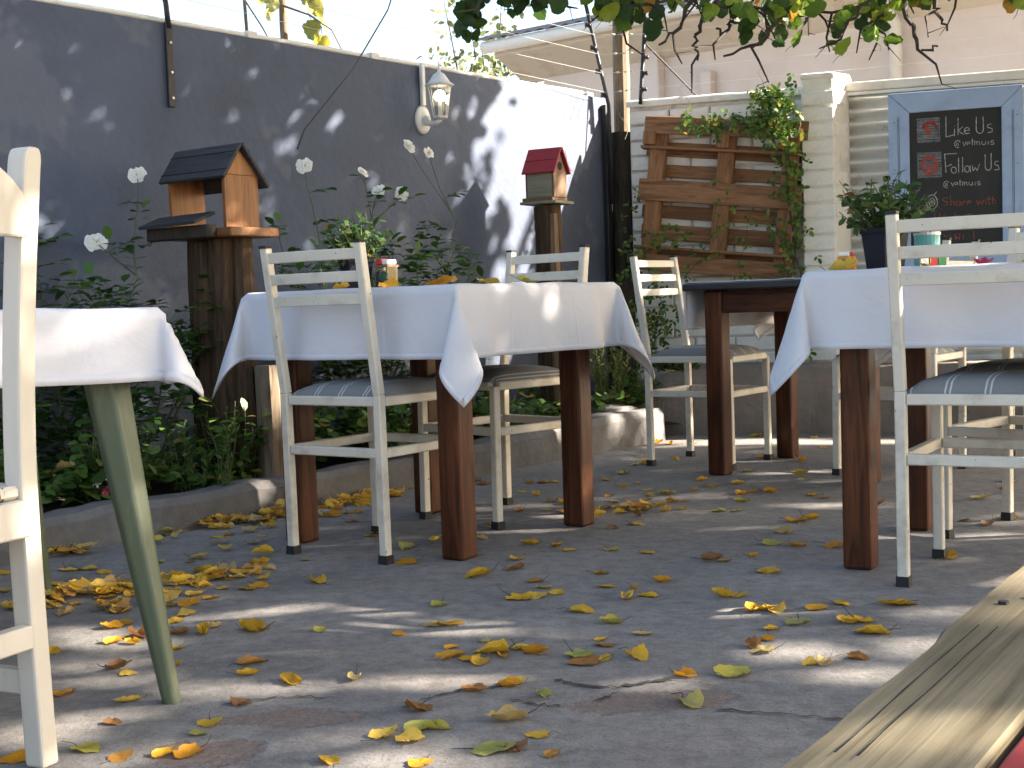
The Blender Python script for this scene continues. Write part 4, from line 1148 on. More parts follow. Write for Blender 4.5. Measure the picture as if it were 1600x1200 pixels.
class Leaves:
    def __init__(self): self.p = []; self.d = []; self.n = []; self.s = []
    def put(self, p, d, n, s): self.p.append(tuple(p)); self.d.append(tuple(d)); self.n.append(tuple(n)); self.s.append(s)
    def build(self, *a, **k): return leaf_mesh(a[0], self.p, self.d, self.n, self.s, *a[1:], **k)

def rvec(r): 
    while True:
        v = Vector((r.uniform(-1, 1), r.uniform(-1, 1), r.uniform(-1, 1)))
        if .05 < v.length < 1: return v.normalized()

def stem_path(base, top, r, wob=.03, n=7):
    base = Vector(base); top = Vector(top); o = []
    ph = Vector((r.uniform(0, 9), r.uniform(0, 9), 0))
    for i in range(n + 1):
        f = i / n; p = base.lerp(top, f); k = noise.noise_vector(p * 4 + ph) * wob * math.sin(f * math.pi * .9)
        o.append(p + k)
    return o

def rose_flower(parent, p, r, size, facing):
    """loose double rose: three rings of cupped petals round yellow stamens"""
    b = MB(); f = Vector(facing).normalized(); x = f.orthogonal().normalized(); y = f.cross(x); c = Vector(p)
    for ring, (m, rad, lift, w) in enumerate(((6, 1.0, .10, .62), (6, .80, .22, .52), (5, .52, .32, .42), (4, .30, .36, .26))):
        for k in range(m):
            a = 2 * math.pi * (k + ring * .5 + r.uniform(-.15, .15)) / m
            d = x * math.cos(a) + y * math.sin(a); t = f.cross(d); vs = []
            for (u, ww, lf) in ((.05, .15, 0), (.5, .9, lift * .7), (.85, 1.0, lift * 1.1), (1.0, .55, lift * .9 - .05)):
                for s in (-1, 0, 1):
                    vs.append(c + (d * (u * rad * (1 + .22 * math.sin(k * 2.4 + ring + c.x * 40))) + t * (s * ww * w) + f * (lf + (.10 if s else 0) + r.uniform(-.03, .03))) * size)
            b.add(vs, [(i * 3 + j, i * 3 + j + 1, (i + 1) * 3 + j + 1, (i + 1) * 3 + j) for i in range(3) for j in range(2)])
    o = b.build('flower', M['petal'], parent, smooth=True)
    s = MB(); s.tube([c, c + f * size * .33], [size * .07, size * .04], 6); s.build('stamens', M['stamen'], o)
    return o

def rose_bush(label, loc, stems, flowers, seed, lsize=.050):
    r = random.Random(seed); t = thing('rose_bush', label, 'rose bush', loc, 0, 'white rose bushes')
    L = Vector(loc); b = MB(); lv = Leaves()
    def dress(path, dens=1.0):
        for i in range(2, len(path)):
            for k in range(2):
                if r.random() > dens: continue
                p = path[i - 1].lerp(path[i], r.random()); d = rvec(r); d.z = abs(d.z) * .4 + .1; d.normalize()
                # pinnate leaf: 5 leaflets on a rachis
                e = p + d * lsize * 1.9; b.tube([p, e], [.0012, .0008], 3, False)
                sd = d.cross(Vector((0, 0, 1))).normalized(); up = Vector((0, 0, 1)) + rvec(r) * .35
                lv.put(e, d + rvec(r) * .15, up, lsize * 1.15)
                for q in (.35, .75):
                    for s in (-1, 1):
                        lv.put(p.lerp(e, q), sd * s + d * .35 + rvec(r) * .15, up + rvec(r) * .2, lsize * r.uniform(.75, 1.05))
    for (bx, by, tx, ty, tz) in stems:
        base = Vector((bx, by, .08)); path = stem_path(base, (tx, ty, tz), r, .09, 9)
        b.tube(path, [.0055 - .0035 * i / 9 for i in range(10)], 5); dress(path, .85)
        for k in range(4):
            i = r.randint(2, 7); q = path[i]; e = q + Vector((r.uniform(-.16, .16), r.uniform(-.1, .1), r.uniform(.08, .22)))
            sub = stem_path(q, e, r, .03, 4); b.tube(sub, [.003, .0025, .002, .0015, .001], 4); dress(sub, .9)
    for (p, sz, f) in flowers:
        p = Vector(p) - L
        rose_flower(t, p, r, sz * .84, f)
        near = min(stems, key=lambda s: (Vector((s[2], s[3], s[4])) - p).length)
        q = Vector((near[2], near[3], near[4]))
        path = stem_path(Vector((q.x, q.y, min(q.z, p.z - .12))), p, r, .02, 4); b.tube(path, [.0028, .0025, .002, .002, .0018], 4); dress(path[:-1], .5)
    b.build('stem', M['stem'], t); lv.build('foliage', OUT_OVAL, M['rose'], t)
    return t

# left rose bush behind the green-legged table
S_ = [(0, 0, -.05, .0, .62), (.05, .02, .12, .05, .78), (.08, 0, .30, .06, .72), (-.1, 0, -.25, -.02, .80), (.1, .05, .36, .12, .55), (.0, .04, .22, .1, .86), (-.08, -.05, -.3, -.1, .62),
      (.14, .06, .44, .18, .66), (-.15, -.1, -.42, -.2, .74), (.04, -.02, .1, -.04, .5), (.2, .12, .5, .25, .74), (-.05, 0, -.12, .06, .9)]
rose_bush('white rose bush behind the low table, left of the bird feeder', (-1.55, 4.72, 0), S_,
          [((-1.372, 5.05, 1.238), .036, (.4, -.9, .2)), ((-1.49, 4.90, .985), .041, (.3, -.95, .15)), ((-1.80, 4.62, .975), .040, (.5, -.85, .2)), ((-1.70, 4.75, 1.04), .03, (.8, -.5, .1)), ((-1.80, 4.72, 1.18), .03, (.3, -.8, .4))], 21)
S_ = [(0, 0, .05, .05, .95), (-.06, -.05, -.22, -.15, .98), (-.08, -.1, -.30, -.3, .85), (.05, .05, .18, .12, 1.02), (.08, .06, .32, .25, 1.10), (.12, .1, .42, .40, .95), (.1, .1, .5, .48, .80), (-.03, 0, -.12, -.05, .80),
      (.02, .02, .1, .1, .72), (.14, .15, .38, .34, .7), (-.1, -.1, -.36, -.3, 1.04), (.0, .0, -.02, .0, 1.1), (.16, .15, .30, .3, .6), (-.02, -.02, -.2, -.12, .68), (.1, .1, .24, .2, .86)]
rose_bush('white rose bush behind the middle table, below the lantern', (-.55, 5.72, 0), S_,
          [((-.83, 5.62, 1.31), .038, (.3, -.9, .3)), ((-.42, 5.95, 1.415), .036, (.5, -.6, .5)), ((-.34, 6.05, 1.395), .030, (.7, -.6, .3)), ((-.445, 5.75, 1.19), .034, (.2, -.97, .1)),
           ((-.60, 5.70, 1.285), .028, (.7, -.5, .6)), ((-.535, 5.72, 1.205), .034, (.1, -.8, .5))], 22)

# feathery yellow-green plant at the corner of the bed
def feathery(label, loc, h, rad, n, seed, mat='rosemary', cat='plant', name='feathery_plant', ls=.022, dens=34):
    r = random.Random(seed); t = thing(name, label, cat, loc); b = MB(); lv = Leaves()
    for k in range(n):
        a = r.uniform(0, 6.28); q = r.random() ** .5 * rad; top = Vector((math.cos(a) * q, math.sin(a) * q, h * r.uniform(.55, 1.05)))
        path = stem_path((top.x * .3, top.y * .3, 0), top, r, .04, 6); b.tube(path, [.003, .0026, .0022, .002, .0016, .0012, .0008], 4)
        for j in range(dens):
            f = .15 + .85 * j / dens; i = min(5, int(f * 6)); p = path[i].lerp(path[i + 1], f * 6 - i)
            d = rvec(r); d.z = abs(d.z) * .6 + .35; lv.put(p, d, rvec(r), ls * r.uniform(.7, 1.3))
    b.build('stem', M['stem'], t); lv.build('foliage', OUT_NARROW, M[mat], t); return t
feathery('feathery yellow-green shrub beside the dark corner pole', (.50, 6.88, .10), .52, .13, 26, 31, ls=.03)
feathery('wispy grey-green herb at the foot of the bird feeder', (-1.02, 4.63, .08), .34, .08, 8, 32, mat='cover', ls=.028, dens=18)
feathery('tuft of thin green shoots beneath the corner of the left tablecloth', (-1.12, 4.66, .08), .26, .10, 9, 33, mat='cover', ls=.03, dens=20)

def clump(label, loc, h, rad, n, seed, mat='cover', outline=OUT_OVAL, ls=.05, name='leafy_plant', dens=9):
    r = random.Random(seed); t = thing(name, label, 'plant', loc); b = MB(); lv = Leaves()
    for k in range(n):
        a = r.uniform(0, 6.28); q = r.random() ** .6 * rad; top = Vector((math.cos(a) * q, math.sin(a) * q, h * r.uniform(.45, 1.05) * (1 - .3 * q / rad)))
        path = stem_path((top.x * .35, top.y * .35, 0), top, r, .05, 5); b.tube(path, [.0032, .0028, .0024, .002, .0015, .001], 4)
        for j in range(dens):
            f = .25 + .75 * j / dens; i = min(4, int(f * 5)); p = path[i].lerp(path[i + 1], f * 5 - i)
            d = rvec(r); d.z = d.z * .35 + .15; lv.put(p, d, Vector((0, -.15, 1)) + rvec(r) * .5, ls * r.uniform(.6, 1.25))
    b.build('stem', M['stem'], t); lv.build('foliage', outline, M[mat], t); return t
clump('bushy green plant behind the kerb between the left and middle tables', (-1.02, 4.86, .08), .40, .17, 46, 41, ls=.045)
clump('leafy dark green plant in the bed behind the green table leg', (-1.36, 4.45, .08), .34, .20, 50, 42, ls=.05)
clump('broad green plant in the bed at the far left behind the wooden chair', (-1.70, 4.15, .08), .40, .22, 50, 43, ls=.05)
clump('sunlit round-leaved plant behind the kerb under the middle table', (-.52, 5.42, .08), .36, .24, 60, 44, outline=OUT_ROUND, ls=.045)
clump('low round-leaved plant in the bed left of the birdhouse post', (-.10, 6.02, .08), .30, .26, 60, 45, outline=OUT_ROUND, ls=.042)
clump('small leafy plant on the bed corner behind the broken concrete block', (.62, 6.98, .16), .22, .16, 40, 46, ls=.04)
clump('green plant sprouting on the ledge behind the chair by the pallet', (.86, 7.12, .33), .14, .18, 40, 47, ls=.04)
clump('mixed green plant in the bed beside the bird feeder logs', (-.86, 5.12, .08), .42, .18, 46, 48, ls=.048)

# ground cover that fills the rest of the bed
r = random.Random(51); lv = Leaves()
for k in range(5200):
    t_ = r.uniform(.55, 6.6); d_ = r.uniform(.02, .60)
    h = .03 + .20 * max(0, noise.noise((t_ * 2.2, d_ * 3, 4)) + .45) * r.random() ** .5
    p = Vector(LW(t_, d_, .09 + h)); d = rvec(r); d.z = d.z * .3
    lv.put(p, d, Vector((0, -.1, 1)) + rvec(r) * .6, r.uniform(.022, .052))
o = lv.build('ground_cover', OUT_ROUND, M['cover'])
tag(o, 'low mass of green ground cover filling the flower bed', 'ground cover', kind='stuff')
# tiny white and pink blossoms
bl = thing('bedding_flower', 'small pink and white bedding blossom low in the bed behind the green table leg', 'flower', (-1.335, 4.36, .15))
for i, (x, z, m) in enumerate(((0, .0, 'pink'), (-.03, .025, 'petal'), (.015, .045, 'petal'))):
    rr_ = random.Random(60 + i); q = MB()
    for k in range(5):
        a = 2 * math.pi * k / 5; q.add([(x, 0, z), (x + .012 * math.cos(a - .45), -.004, z + .012 * math.sin(a - .45)), (x + .018 * math.cos(a), -.006, z + .018 * math.sin(a)), (x + .012 * math.cos(a + .45), -.004, z + .012 * math.sin(a + .45))], [(0, 1, 2, 3)])
    q.build('blossom', M[m], bl)
b = MB(); b.tube([(0, 0, 0), (.005, .01, -.08)], .0015, 4); b.build('stem', M['stem'], bl)

# ------------------------------------------------------------------ climbing vine on the pallet
vt = thing('climbing_vine', 'green climbing vine trailing over the top and right side of the pallet', 'vine', BW(1.0, .1, .34), RB)
r = random.Random(71); b = MB(); lv = Leaves(); tend = MB()
def vine(pts, dens, ls=.034, spread=.07, r0=.004):
    path = [Vector(p) for p in pts]; fine = []
    for a, c in zip(path, path[1:]):
        for k in range(5): fine.append(a.lerp(c, k / 5) + rvec(r) * .008)
    fine.append(path[-1]); b.tube(fine, [r0 * (1 - .7 * i / len(fine)) for i in range(len(fine))], 4)
    for i in range(len(fine) - 1):
        for k in range(dens):
            p = fine[i].lerp(fine[i + 1], r.random()) + Vector((r.gauss(0, spread), -abs(r.gauss(0, spread * .5)), r.gauss(0, spread)))
            d = rvec(r); d.y = -abs(d.y) * .5; d.z -= .2; d.normalize(); sd = d.cross(Vector((0, -1, .3))).normalized(); nn = Vector((0, -.8, .6)) + rvec(r) * .5
            lv.put(p, d, nn, ls * 1.2)
            for s in (-1, 1): lv.put(p - d * ls * .3, sd * s + d * .5, nn, ls * .85)
X0 = -1.0                         # vine frame: x along the wall from 1.0, z from .34
vine([(.06, -.03, 0), (.08, -.07, .4), (.03, -.10, .8), (.0, -.10, 1.15), (-.06, -.10, 1.28), (-.14, -.08, 1.36)], 3, .032, .045)
vine([(.05, -.05, .6), (.02, -.10, .95), (.03, -.13, 1.2), (-.05, -.11, 1.34)], 5, .032, .05)
vine([(-.02, -.11, 1.28), (-.16, -.12, 1.30), (-.30, -.12, 1.28), (-.42, -.13, 1.27), (-.50, -.12, 1.33)], 4, .030, .035)
vine([(.02, -.11, 1.36), (-.05, -.08, 1.40), (-.12, -.06, 1.37)], 9, .032, .05)
vine([(.05, -.10, .2), (.0, -.12, .55), (-.06, -.12, .78)], 2, .03, .04)
vine([(-.82, -.05, .0), (-.84, -.13, .3), (-.80, -.13, .55), (-.70, -.14, .68), (-.55, -.14, .72)], 3, .030, .05)
vine([(-.82, -.12, .3), (-.84, -.12, .6), (-.86, -.12, .85), (-.83, -.13, .98)], 1, .028, .03)
vine([(-.8, -.06, .02), (-.70, -.05, .18), (-.66, -.05, .3), (-.72, -.05, .42)], 4, .032, .06)
vine([(-.55, -.12, .48), (-.40, -.13, .62), (-.34, -.13, .80), (-.28, -.13, .95)], 1, .028, .03, .002)
vine([(-.2, -.12, .3), (-.24, -.13, .55), (-.18, -.13, .8)], 1, .028, .03, .002)
for (x, z, a) in ((-.12, 1.42, .8), (-.5, 1.36, -.5), (-.85, 1.25, .1), (.06, 1.2, 1.5)):
    pts = [(x + .05 * a * k / 8 + .02 * math.sin(k * .9), -.13 - .01 * k, z + .035 * k - .002 * k * k) for k in range(9)]
    tend.tube(pts, [.0022 - .0002 * k for k in range(9)], 4)
b.build('stem', M['twig'], vt); tend.build('tendril', M['palestem'], vt); lv.build('foliage', OUT_OVAL, M['jasmine'], vt)

# ------------------------------------------------------------------ things standing on the tables
def pot_plant(label, loc, seed, w=.062, h=.115, ph=.17, rad=.14, n=40, ls=.034, rz=.5):
    r = random.Random(seed); t = thing('potted_plant', label, 'potted plant', loc, rz, 'potted herbs on the tables')
    b = MB(); b.lathe([(w * 1.0, 0), (w * 1.28, h - .014), (w * 1.36, h - .014), (w * 1.38, h), (w * 1.2, h), (w * 1.1, h - .02)], 4); b.build('pot', M['pot'], t, bevel=.004)
    b = MB(); b.box((0, 0, h - .018), (w * 1.5, w * 1.5, .01)); b.build('soil', M['soil'], t)
    b = MB(); lv = Leaves()
    for k in range(n):
        a = r.uniform(0, 6.28); q = r.random() ** .6 * rad; top = Vector((math.cos(a) * q, math.sin(a) * q, h + ph * r.uniform(.35, 1.05) - .25 * q))
        path = stem_path((top.x * .2, top.y * .2, h - .02), top, r, .04, 5); b.tube(path, [.0026, .0024, .002, .0018, .0014, .001], 4)
        for j in range(8):
            f = .3 + .7 * j / 8; i = min(4, int(f * 5)); p = path[i].lerp(path[i + 1], f * 5 - i)
            d = rvec(r); d.z = d.z * .5 + .1; lv.put(p, d, Vector((0, -.3, 1)) + rvec(r) * .7, ls * r.uniform(.55, 1.2))
    b.build('stem', M['stem'], t); lv.build('foliage', OUT_OVAL, M['basil'], t); return t
pot_plant('bushy herb in a black pot on the right table, in front of the blackboard', (1.035, 3.70, .7735), 81, .050, .115, .16, .15, 64)
pot_plant('leafy plant in a dark pot on the middle table, behind the near chair', (-.475, 4.22, .7735), 82, .045, .098, .15, .13, 44, .036)

cd = thing('condiment_caddy', 'clear box with red and white sachets on the middle table', 'caddy', (-.378, 4.18, .7735), R(-36), 'small boxes on the tables')
for (x, y, sx, sy) in ((0, -.024, .05, .002), (0, .024, .05, .002), (-.024, 0, .002, .046), (.024, 0, .002, .046)):
    b = MB(); b.box((x, y, .035), (sx, sy, .065)); b.build('pane', M['glass'], cd)
b = MB(); b.box((0, 0, .002), (.05, .05, .004)); b.build('base', M['orange'], cd)
b = MB(); b.box((.002, 0, .014), (.035, .03, .02)); b.build('sachet', M['red'], cd, bevel=.003)
b = MB(); b.box((-.006, 0, .04), (.03, .026, .03)); b.build('sachet', M['greencard'], cd, bevel=.003)
b = MB(); b.box((0, 0, .0705), (.054, .054, .006)); b.build('rim', M['brownbox'], cd)
b = MB(); b.box((-.012, 0, .083), (.026, .046, .018)); b.build('lid', M['red'], cd, bevel=.003)
b = MB(); b.box((.013, 0, .082), (.022, .046, .016)); b.build('lid', M['white'], cd, bevel=.003)

bx = thing('sachet_box', 'small orange and green box beside the pot on the right table', 'box', (.915, 3.64, .7735), R(-20), 'small boxes on the tables')
b = MB(); b.box((0, 0, .020), (.046, .035, .040)); b.build('carton', M['orange'], bx, bevel=.002)
b = MB(); b.box((.003, -.0185, .023), (.030, .002, .020)); b.build('carton_panel', M['greencard'], bx)
b = MB(); b.box((-.006, 0, .046), (.028, .03, .012)); b.build('sachet', M['white'], bx, bevel=.002)
b = MB(); b.box((.012, .004, .045), (.012, .028, .010)); b.build('sachet', M['red'], bx, bevel=.002)

tn = thing('teal_tin', 'teal tin topped with an orange dry leaf behind the near right chair', 'tin', (1.20, 3.86, .7735), R(10), 'small boxes on the tables')
b = MB(); b.lathe([(.036, 0), (.036, .098), (.034, .10)], 20); b.build('body', M['teal'], tn)
b = MB(); b.lathe([(.038, .098), (.038, .106), (.035, .108)], 20); b.build('rim', M['wire'], tn)
for dx, m in ((-.03, 'white'), (-.002, 'red'), (.024, 'greencard')):
    b = MB(); b.box((dx, -.040, .028), (.024, .006, .05)); b.build('printed_label', M[m], tn, bevel=.001)
pk = thing('pink_blossom', 'pink flower lying on the right tablecloth', 'flower', (1.33, 3.78, .775), 0)
r = random.Random(9)
for k in range(7):
    a = 2 * math.pi * k / 7; b = MB(); vs = []
    for (u, w, z) in ((.2, .2, .004), (.6, .75, .012), (1, .5, .022)):
        for s in (-1, 1): vs.append(((u * math.cos(a) - s * w * .4 * math.sin(a)) * .030, (u * math.sin(a) + s * w * .4 * math.cos(a)) * .030, z + r.uniform(0, .006)))
    b.add(vs, [(0, 1, 3, 2), (2, 3, 5, 4)]); b.build('petal', M['pink'], pk)

# ------------------------------------------------------------------ fallen leaves
def fallen_mesh(k):
    r = random.Random(300 + k)
    n1 = len(OUT_HEART); outl = []
    src = OUT_HEART
    for i in range(n1):
        a = src[i]; c = src[(i + 1) % n1]
        outl.append((a[0] + r.uniform(-.05, .05), a[1] * r.uniform(.85, 1.12) + r.uniform(-.03, .03)))
        outl.append(((a[0] + c[0]) / 2 + r.uniform(-.03, .06) * .6, (a[1] + c[1]) / 2 * r.uniform(.95, 1.06)))
    curl = r.choice((.5, .9, 1.6, 2.4, 3.2, 3.8)) * r.uniform(.85, 1.15); tip = r.uniform(-.3, 2.0); tw = r.uniform(-.9, .9)
    ox_ = r.uniform(-.12, .12); wav = r.uniform(.02, .06); sd_ = Vector((k * 3.7, k * 1.3, 0))
    def shape(u, w):
        # bend the blade across (curl) and along (tip)
        ang = w * curl; y = math.sin(ang) / max(curl, .01); z = (1 - math.cos(ang)) / max(curl, .01)
        y += ox_ * u; z += wav * noise.noise(Vector((u * 5, w * 6, 0)) + sd_) * 2.2
        z += tip * .35 * (u - .3) ** 2 + tw * .25 * w * u + .02 * math.sin(u * 13 + k) * abs(w) * 4
        return Vector((u - .45, y, z))
    b = MB(); m = len(outl); rim = [shape(u, w) for u, w in outl]
    in1 = [shape(u * .68 + .14, w * .66) for u, w in outl]; in2 = [shape(u * .34 + .29, w * .3) for u, w in outl]; mid = shape(.45, 0)
    b.add(rim + in1 + in2 + [mid], [(q * m + i, q * m + (i + 1) % m, (q + 1) * m + (i + 1) % m, (q + 1) * m + i) for q in (0, 1) for i in range(m)] + [(2 * m + i, 2 * m + (i + 1) % m, 3 * m) for i in range(m)])
    zmin = min(v[2] for v in b.v); b.v = [(x, y, z - zmin + .012) for x, y, z in b.v]
    b.cur = 1; s0 = b.v[0]
    b.tube([(s0[0], s0[1], s0[2]), (s0[0] - .25, s0[1] + r.uniform(-.1, .1), s0[2] + r.uniform(0, .2)), (s0[0] - .5, s0[1] + r.uniform(-.25, .25), s0[2] + r.uniform(0, .45))], [.018, .014, .012], 3)
    me_o = b.build('fallen_leaf', [M['fallen'], M['twig']], smooth=True)
    me = me_o.data; bpy.data.objects.remove(me_o); return me
FM = [fallen_mesh(k) for k in range(22)]
PAL = {'y': [(.76, .46, .04), (.78, .52, .09), (.72, .42, .03)], 'o': [(.70, .32, .02), (.74, .37, .03)], 'a': [(.56, .40, .15), (.62, .48, .20)], 'b': [(.38, .17, .045), (.30, .15, .06), (.44, .22, .05)], 'g': [(.50, .44, .08), (.42, .41, .10), (.54, .47, .15)]}
CN = {'y': 'yellow', 'o': 'golden orange', 'a': 'pale tan-yellow', 'b': 'rusty brown', 'g': 'greenish yellow'}
ZN = {'k': 'in the drift by the garden kerb', 'l': 'beyond the green table leg', 'f': 'in the left foreground', 'c': 'near the back corner', 'm': 'around the middle table legs', 'b': 'before the black-topped table',
      'r': 'around the right table legs', 'p': 'on the cracked front concrete', 'd': 'before the middle table', 'e': 'at the centre of the floor', 'w': 'left of the plank bench'}
ONES = 'zeroth first second third fourth fifth sixth seventh eighth ninth tenth eleventh twelfth thirteenth fourteenth fifteenth sixteenth seventeenth eighteenth nineteenth twentieth'.split()
def ordinal(k):
    return ONES[k] if k <= 20 else 'twenty-' + ONES[k - 20] if k < 30 else 'thirtieth' if k == 30 else 'thirty-' + ONES[k - 30]
r = random.Random(5)
LEAVES = "-1.464,4.26,yk -1.432,4.121,yk -1.363,4.005,ok -1.368,4.089,ak -1.319,4.028,yk -1.318,4.211,yk -1.301,4.045,ak -1.138,4.178,yk -1.138,4.328,gk -1.09,4.26,gk -1.037,3.86,gl -1.059,4.436,bk -1.04,4.562,bk -0.965,4.417,yk -0.973,4.643,bk -0.911,4.496,yk -0.869,4.337,ak -0.882,4.49,ak -0.928,4.288,ok -0.926,4.139,yk -0.88,4.012,yk -0.813,4.118,yk -0.946,3.844,ol -0.933,3.89,yk -1.224,3.788,yl -1.28,3.779,yl -1.159,3.723,yl -1.459,3.772,yl -0.873,3.685,yl -0.836,3.679,yl -0.809,3.701,al -0.74,3.735,ol -0.888,4.668,ok -0.862,4.734,ok -0.873,4.528,ak -0.82,4.414,yk -0.791,4.158,ok -0.772,4.035,yk -0.747,3.897,yk -0.725,3.751,yl -0.718,5.01,am -0.661,5.113,ym -0.61,5.188,ym -0.696,4.817,om -0.669,4.622,ym -0.635,4.615,om -0.594,4.677,om -0.554,4.683,om -0.552,4.49,bm -0.476,4.696,om -0.554,4.941,ym -0.518,5.132,om -0.424,5.251,yc -0.457,4.175,ym -0.432,4.229,ym -0.609,3.815,gd -0.33,3.955,gd -0.312,3.727,od -0.288,4.759,ym -0.25,4.069,ym -0.158,5.743,yc -0.163,5.414,bc -0.128,5.309,bc -0.082,5.135,ym -0.067,4.328,ym -0.083,4.269,ym -0.114,4.077,am -0.025,3.58,bd 0.008,5.902,ac 0.056,5.302,yc 0.106,5.29,oc 0.152,5.297,yc 0.21,5.459,oc 0.023,5.058,ym 0.074,4.945,ym 0.128,4.789,bm 0.172,4.733,ym 0.01,4.592,om 0.107,4.6,gm 0.159,4.519,bm 0.313,4.585,bm 0.337,4.869,om 0.356,5.304,yc 0.353,4.724,yb 0.486,6.489,yc 0.645,6.678,oc 0.719,6.624,oc 0.764,6.55,yc 0.575,6.059,yc 0.518,5.763,gc 0.576,5.793,yc 0.714,5.896,yc 0.449,5.5,gc 0.414,5.087,yc 0.476,5.181,yc 0.495,4.998,yb 0.491,4.85,yb 0.549,4.885,yb 0.547,4.681,ob 0.597,4.685,bb 0.501,4.631,yb 0.5,4.488,yb 0.56,4.518,yb 0.455,4.612,gb 0.402,4.401,bb 0.382,4.239,yb 0.3,4.182,bm 0.662,4.942,ob 0.726,5.193,oc 0.748,5.042,oc 0.846,5.09,yc 0.819,4.823,ob 0.788,4.642,gb 0.861,4.862,ob 0.912,4.883,ab 0.938,5.434,gc 1.088,5.887,oc 1.222,6.775,yc 1.265,6.794,bc 0.674,4.452,gb 0.036,3.962,ye 0.115,3.895,oe 0.152,3.828,ye 0.272,3.817,ye 0.367,3.76,oe -0.004,3.72,ye -0.004,3.594,be 0.526,3.611,bw 0.56,3.605,yw 0.647,3.654,ow 0.629,3.439,yw 0.736,4.438,gb 0.219,3.489,oe 1.219,5.708,or 1.136,5.302,yr 1.1,5.137,gr 0.923,4.831,ob 1.048,4.738,yr 1.072,4.655,br 0.939,4.226,yr 0.883,4.2,ob 0.806,4.014,ab 0.797,3.782,or 0.902,3.763,or 0.735,3.834,gr 0.655,3.443,yr 1.215,4.475,br 1.576,4.526,ar 1.817,4.923,yr 1.726,4.708,br 1.523,4.131,yr 1.426,4.03,br 1.38,4.111,br 1.148,3.558,yr 1.429,6.174,or 1.486,6.624,yr -1.361,3.513,al -1.226,3.438,yl -1.196,3.472,ol -1.244,3.575,yl -1.107,3.325,ol -1.099,3.457,yl -1.17,3.604,ol -1.148,3.48,ol -1.064,3.506,yl -1.031,3.462,yl -1.054,3.39,ol -0.926,3.633,yl -0.848,3.637,yl -0.776,3.583,yl -0.767,3.461,yl -0.705,3.443,yl -0.821,3.493,yl -0.823,3.392,yl -0.772,3.348,ol -0.862,3.275,yl -0.816,3.283,ol -0.967,3.229,yl -0.797,3.171,yl -0.941,3.064,ol -0.929,3.1,ol -0.807,3.102,yl -0.764,2.987,bl -0.698,3.031,al -0.712,2.98,yl -0.608,2.983,yl -0.893,2.924,ol -0.85,2.907,yl -0.853,2.969,bl -1.113,2.87,af -1.009,2.852,yf -0.752,2.851,yf -0.82,2.707,bf -0.789,2.656,yf -0.713,2.714,yf -0.547,2.713,bf -0.541,2.618,yf -0.874,2.525,of -0.735,2.464,yf -0.726,2.334,bf -0.519,2.429,bf -0.549,2.312,yf -0.556,2.26,gf -0.726,2.198,gf -0.655,2.147,bf -0.548,2.155,of -0.587,2.156,yf -0.834,2.158,of -0.683,3.569,yl -0.675,3.478,ol -0.531,3.503,yd -0.106,3.509,yd -0.194,3.184,gd -0.195,2.986,ad -0.159,2.994,od -0.264,2.914,od -0.45,2.974,gd -0.594,2.993,yl -0.077,2.823,gd -0.145,2.784,od -0.143,2.712,od -0.103,2.687,yd -0.038,2.694,od -0.058,2.731,yd -0.083,2.656,yd -0.446,2.562,yf -0.324,2.565,ad -0.09,2.465,bd -0.028,2.487,od -0.19,2.35,bp -0.175,2.248,gp -0.147,2.242,gp -0.234,2.217,yp -0.19,2.19,yp -0.048,2.128,gp -0.026,2.275,ap -0.314,2.099,yp -0.166,2.073,op 0.044,3.42,be 0.067,3.339,ye 0.097,3.275,ye 0.045,3.247,ye 0.001,3.225,ye 0.219,3.33,ye 0.26,3.193,ye 0.285,3.283,ye 0.31,3.207,ye 0.367,3.361,oe 0.145,3.069,ye 0.201,2.95,ge 0.172,2.806,ye 0.175,2.758,be 0.263,2.843,ae 0.484,3.18,yw 0.526,3.174,yw 0.526,3.027,yw 0.561,3.035,yw 0.008,2.748,ye 0.03,2.71,oe 0.117,2.674,ge 0.124,2.63,be 0.17,2.653,ye 0.234,2.66,ye 0.312,2.512,ow 0.403,2.514,gw 0.036,2.422,gp 0.298,2.338,gp -0.014,2.494,ye 0.022,2.191,yp -0.012,2.127,bp 0.046,2.091,bp 0.474,2.714,bw 0.485,2.668,aw 0.579,3.007,yw 0.677,3.018,ow 0.746,3.06,yw 0.853,3.031,yw 0.882,3.033,yw 0.605,2.888,gw 0.539,2.846,yw 0.715,2.89,yw 0.744,2.886,yw 0.751,2.784,yw 0.735,2.786,yw 0.558,2.563,yw 0.588,2.573,aw 0.661,2.597,bw 0.517,2.756,ow"
LV = sorted([(float(q[0]) / float(q[1]), float(q[0]), float(q[1]), q[2][0], q[2][1]) for q in (tok.split(',') for tok in LEAVES.split())])
tot = {}; seen = {}
for _, x, y, c, z in LV: tot[c + z] = tot.get(c + z, 0) + 1
for _, x, y, c, z in LV:
    o = link('fallen_leaf', r.choice(FM)); s = r.choice((.034, .041, .046, .050, .054, .058, .066)) * r.uniform(.9, 1.1) * (.92 if z in 'km' else 1.0)
    o.scale = (s, s, s * r.uniform(.45, 1.15)); o.location = (x, y, .0005); o.rotation_euler = (r.uniform(-.12, .12), r.uniform(-.12, .12), r.uniform(0, 6.28))
    if z == 'k': o.location.z = r.uniform(0, .02)
    col = r.choice(PAL[c]); k = r.uniform(.85, 1.12); o.color = (col[0] * k, col[1] * k, col[2] * k, 1)
    seen[c + z] = seen.get(c + z, 0) + 1
    lab = CN[c] + ' fallen leaf on the floor ' + ZN[z] if tot[c + z] == 1 else ordinal(seen[c + z]) + ' from the left of the ' + CN[c] + ' leaves ' + ZN[z]
    tag(o, lab, 'leaf', 'fallen leaves on the patio')
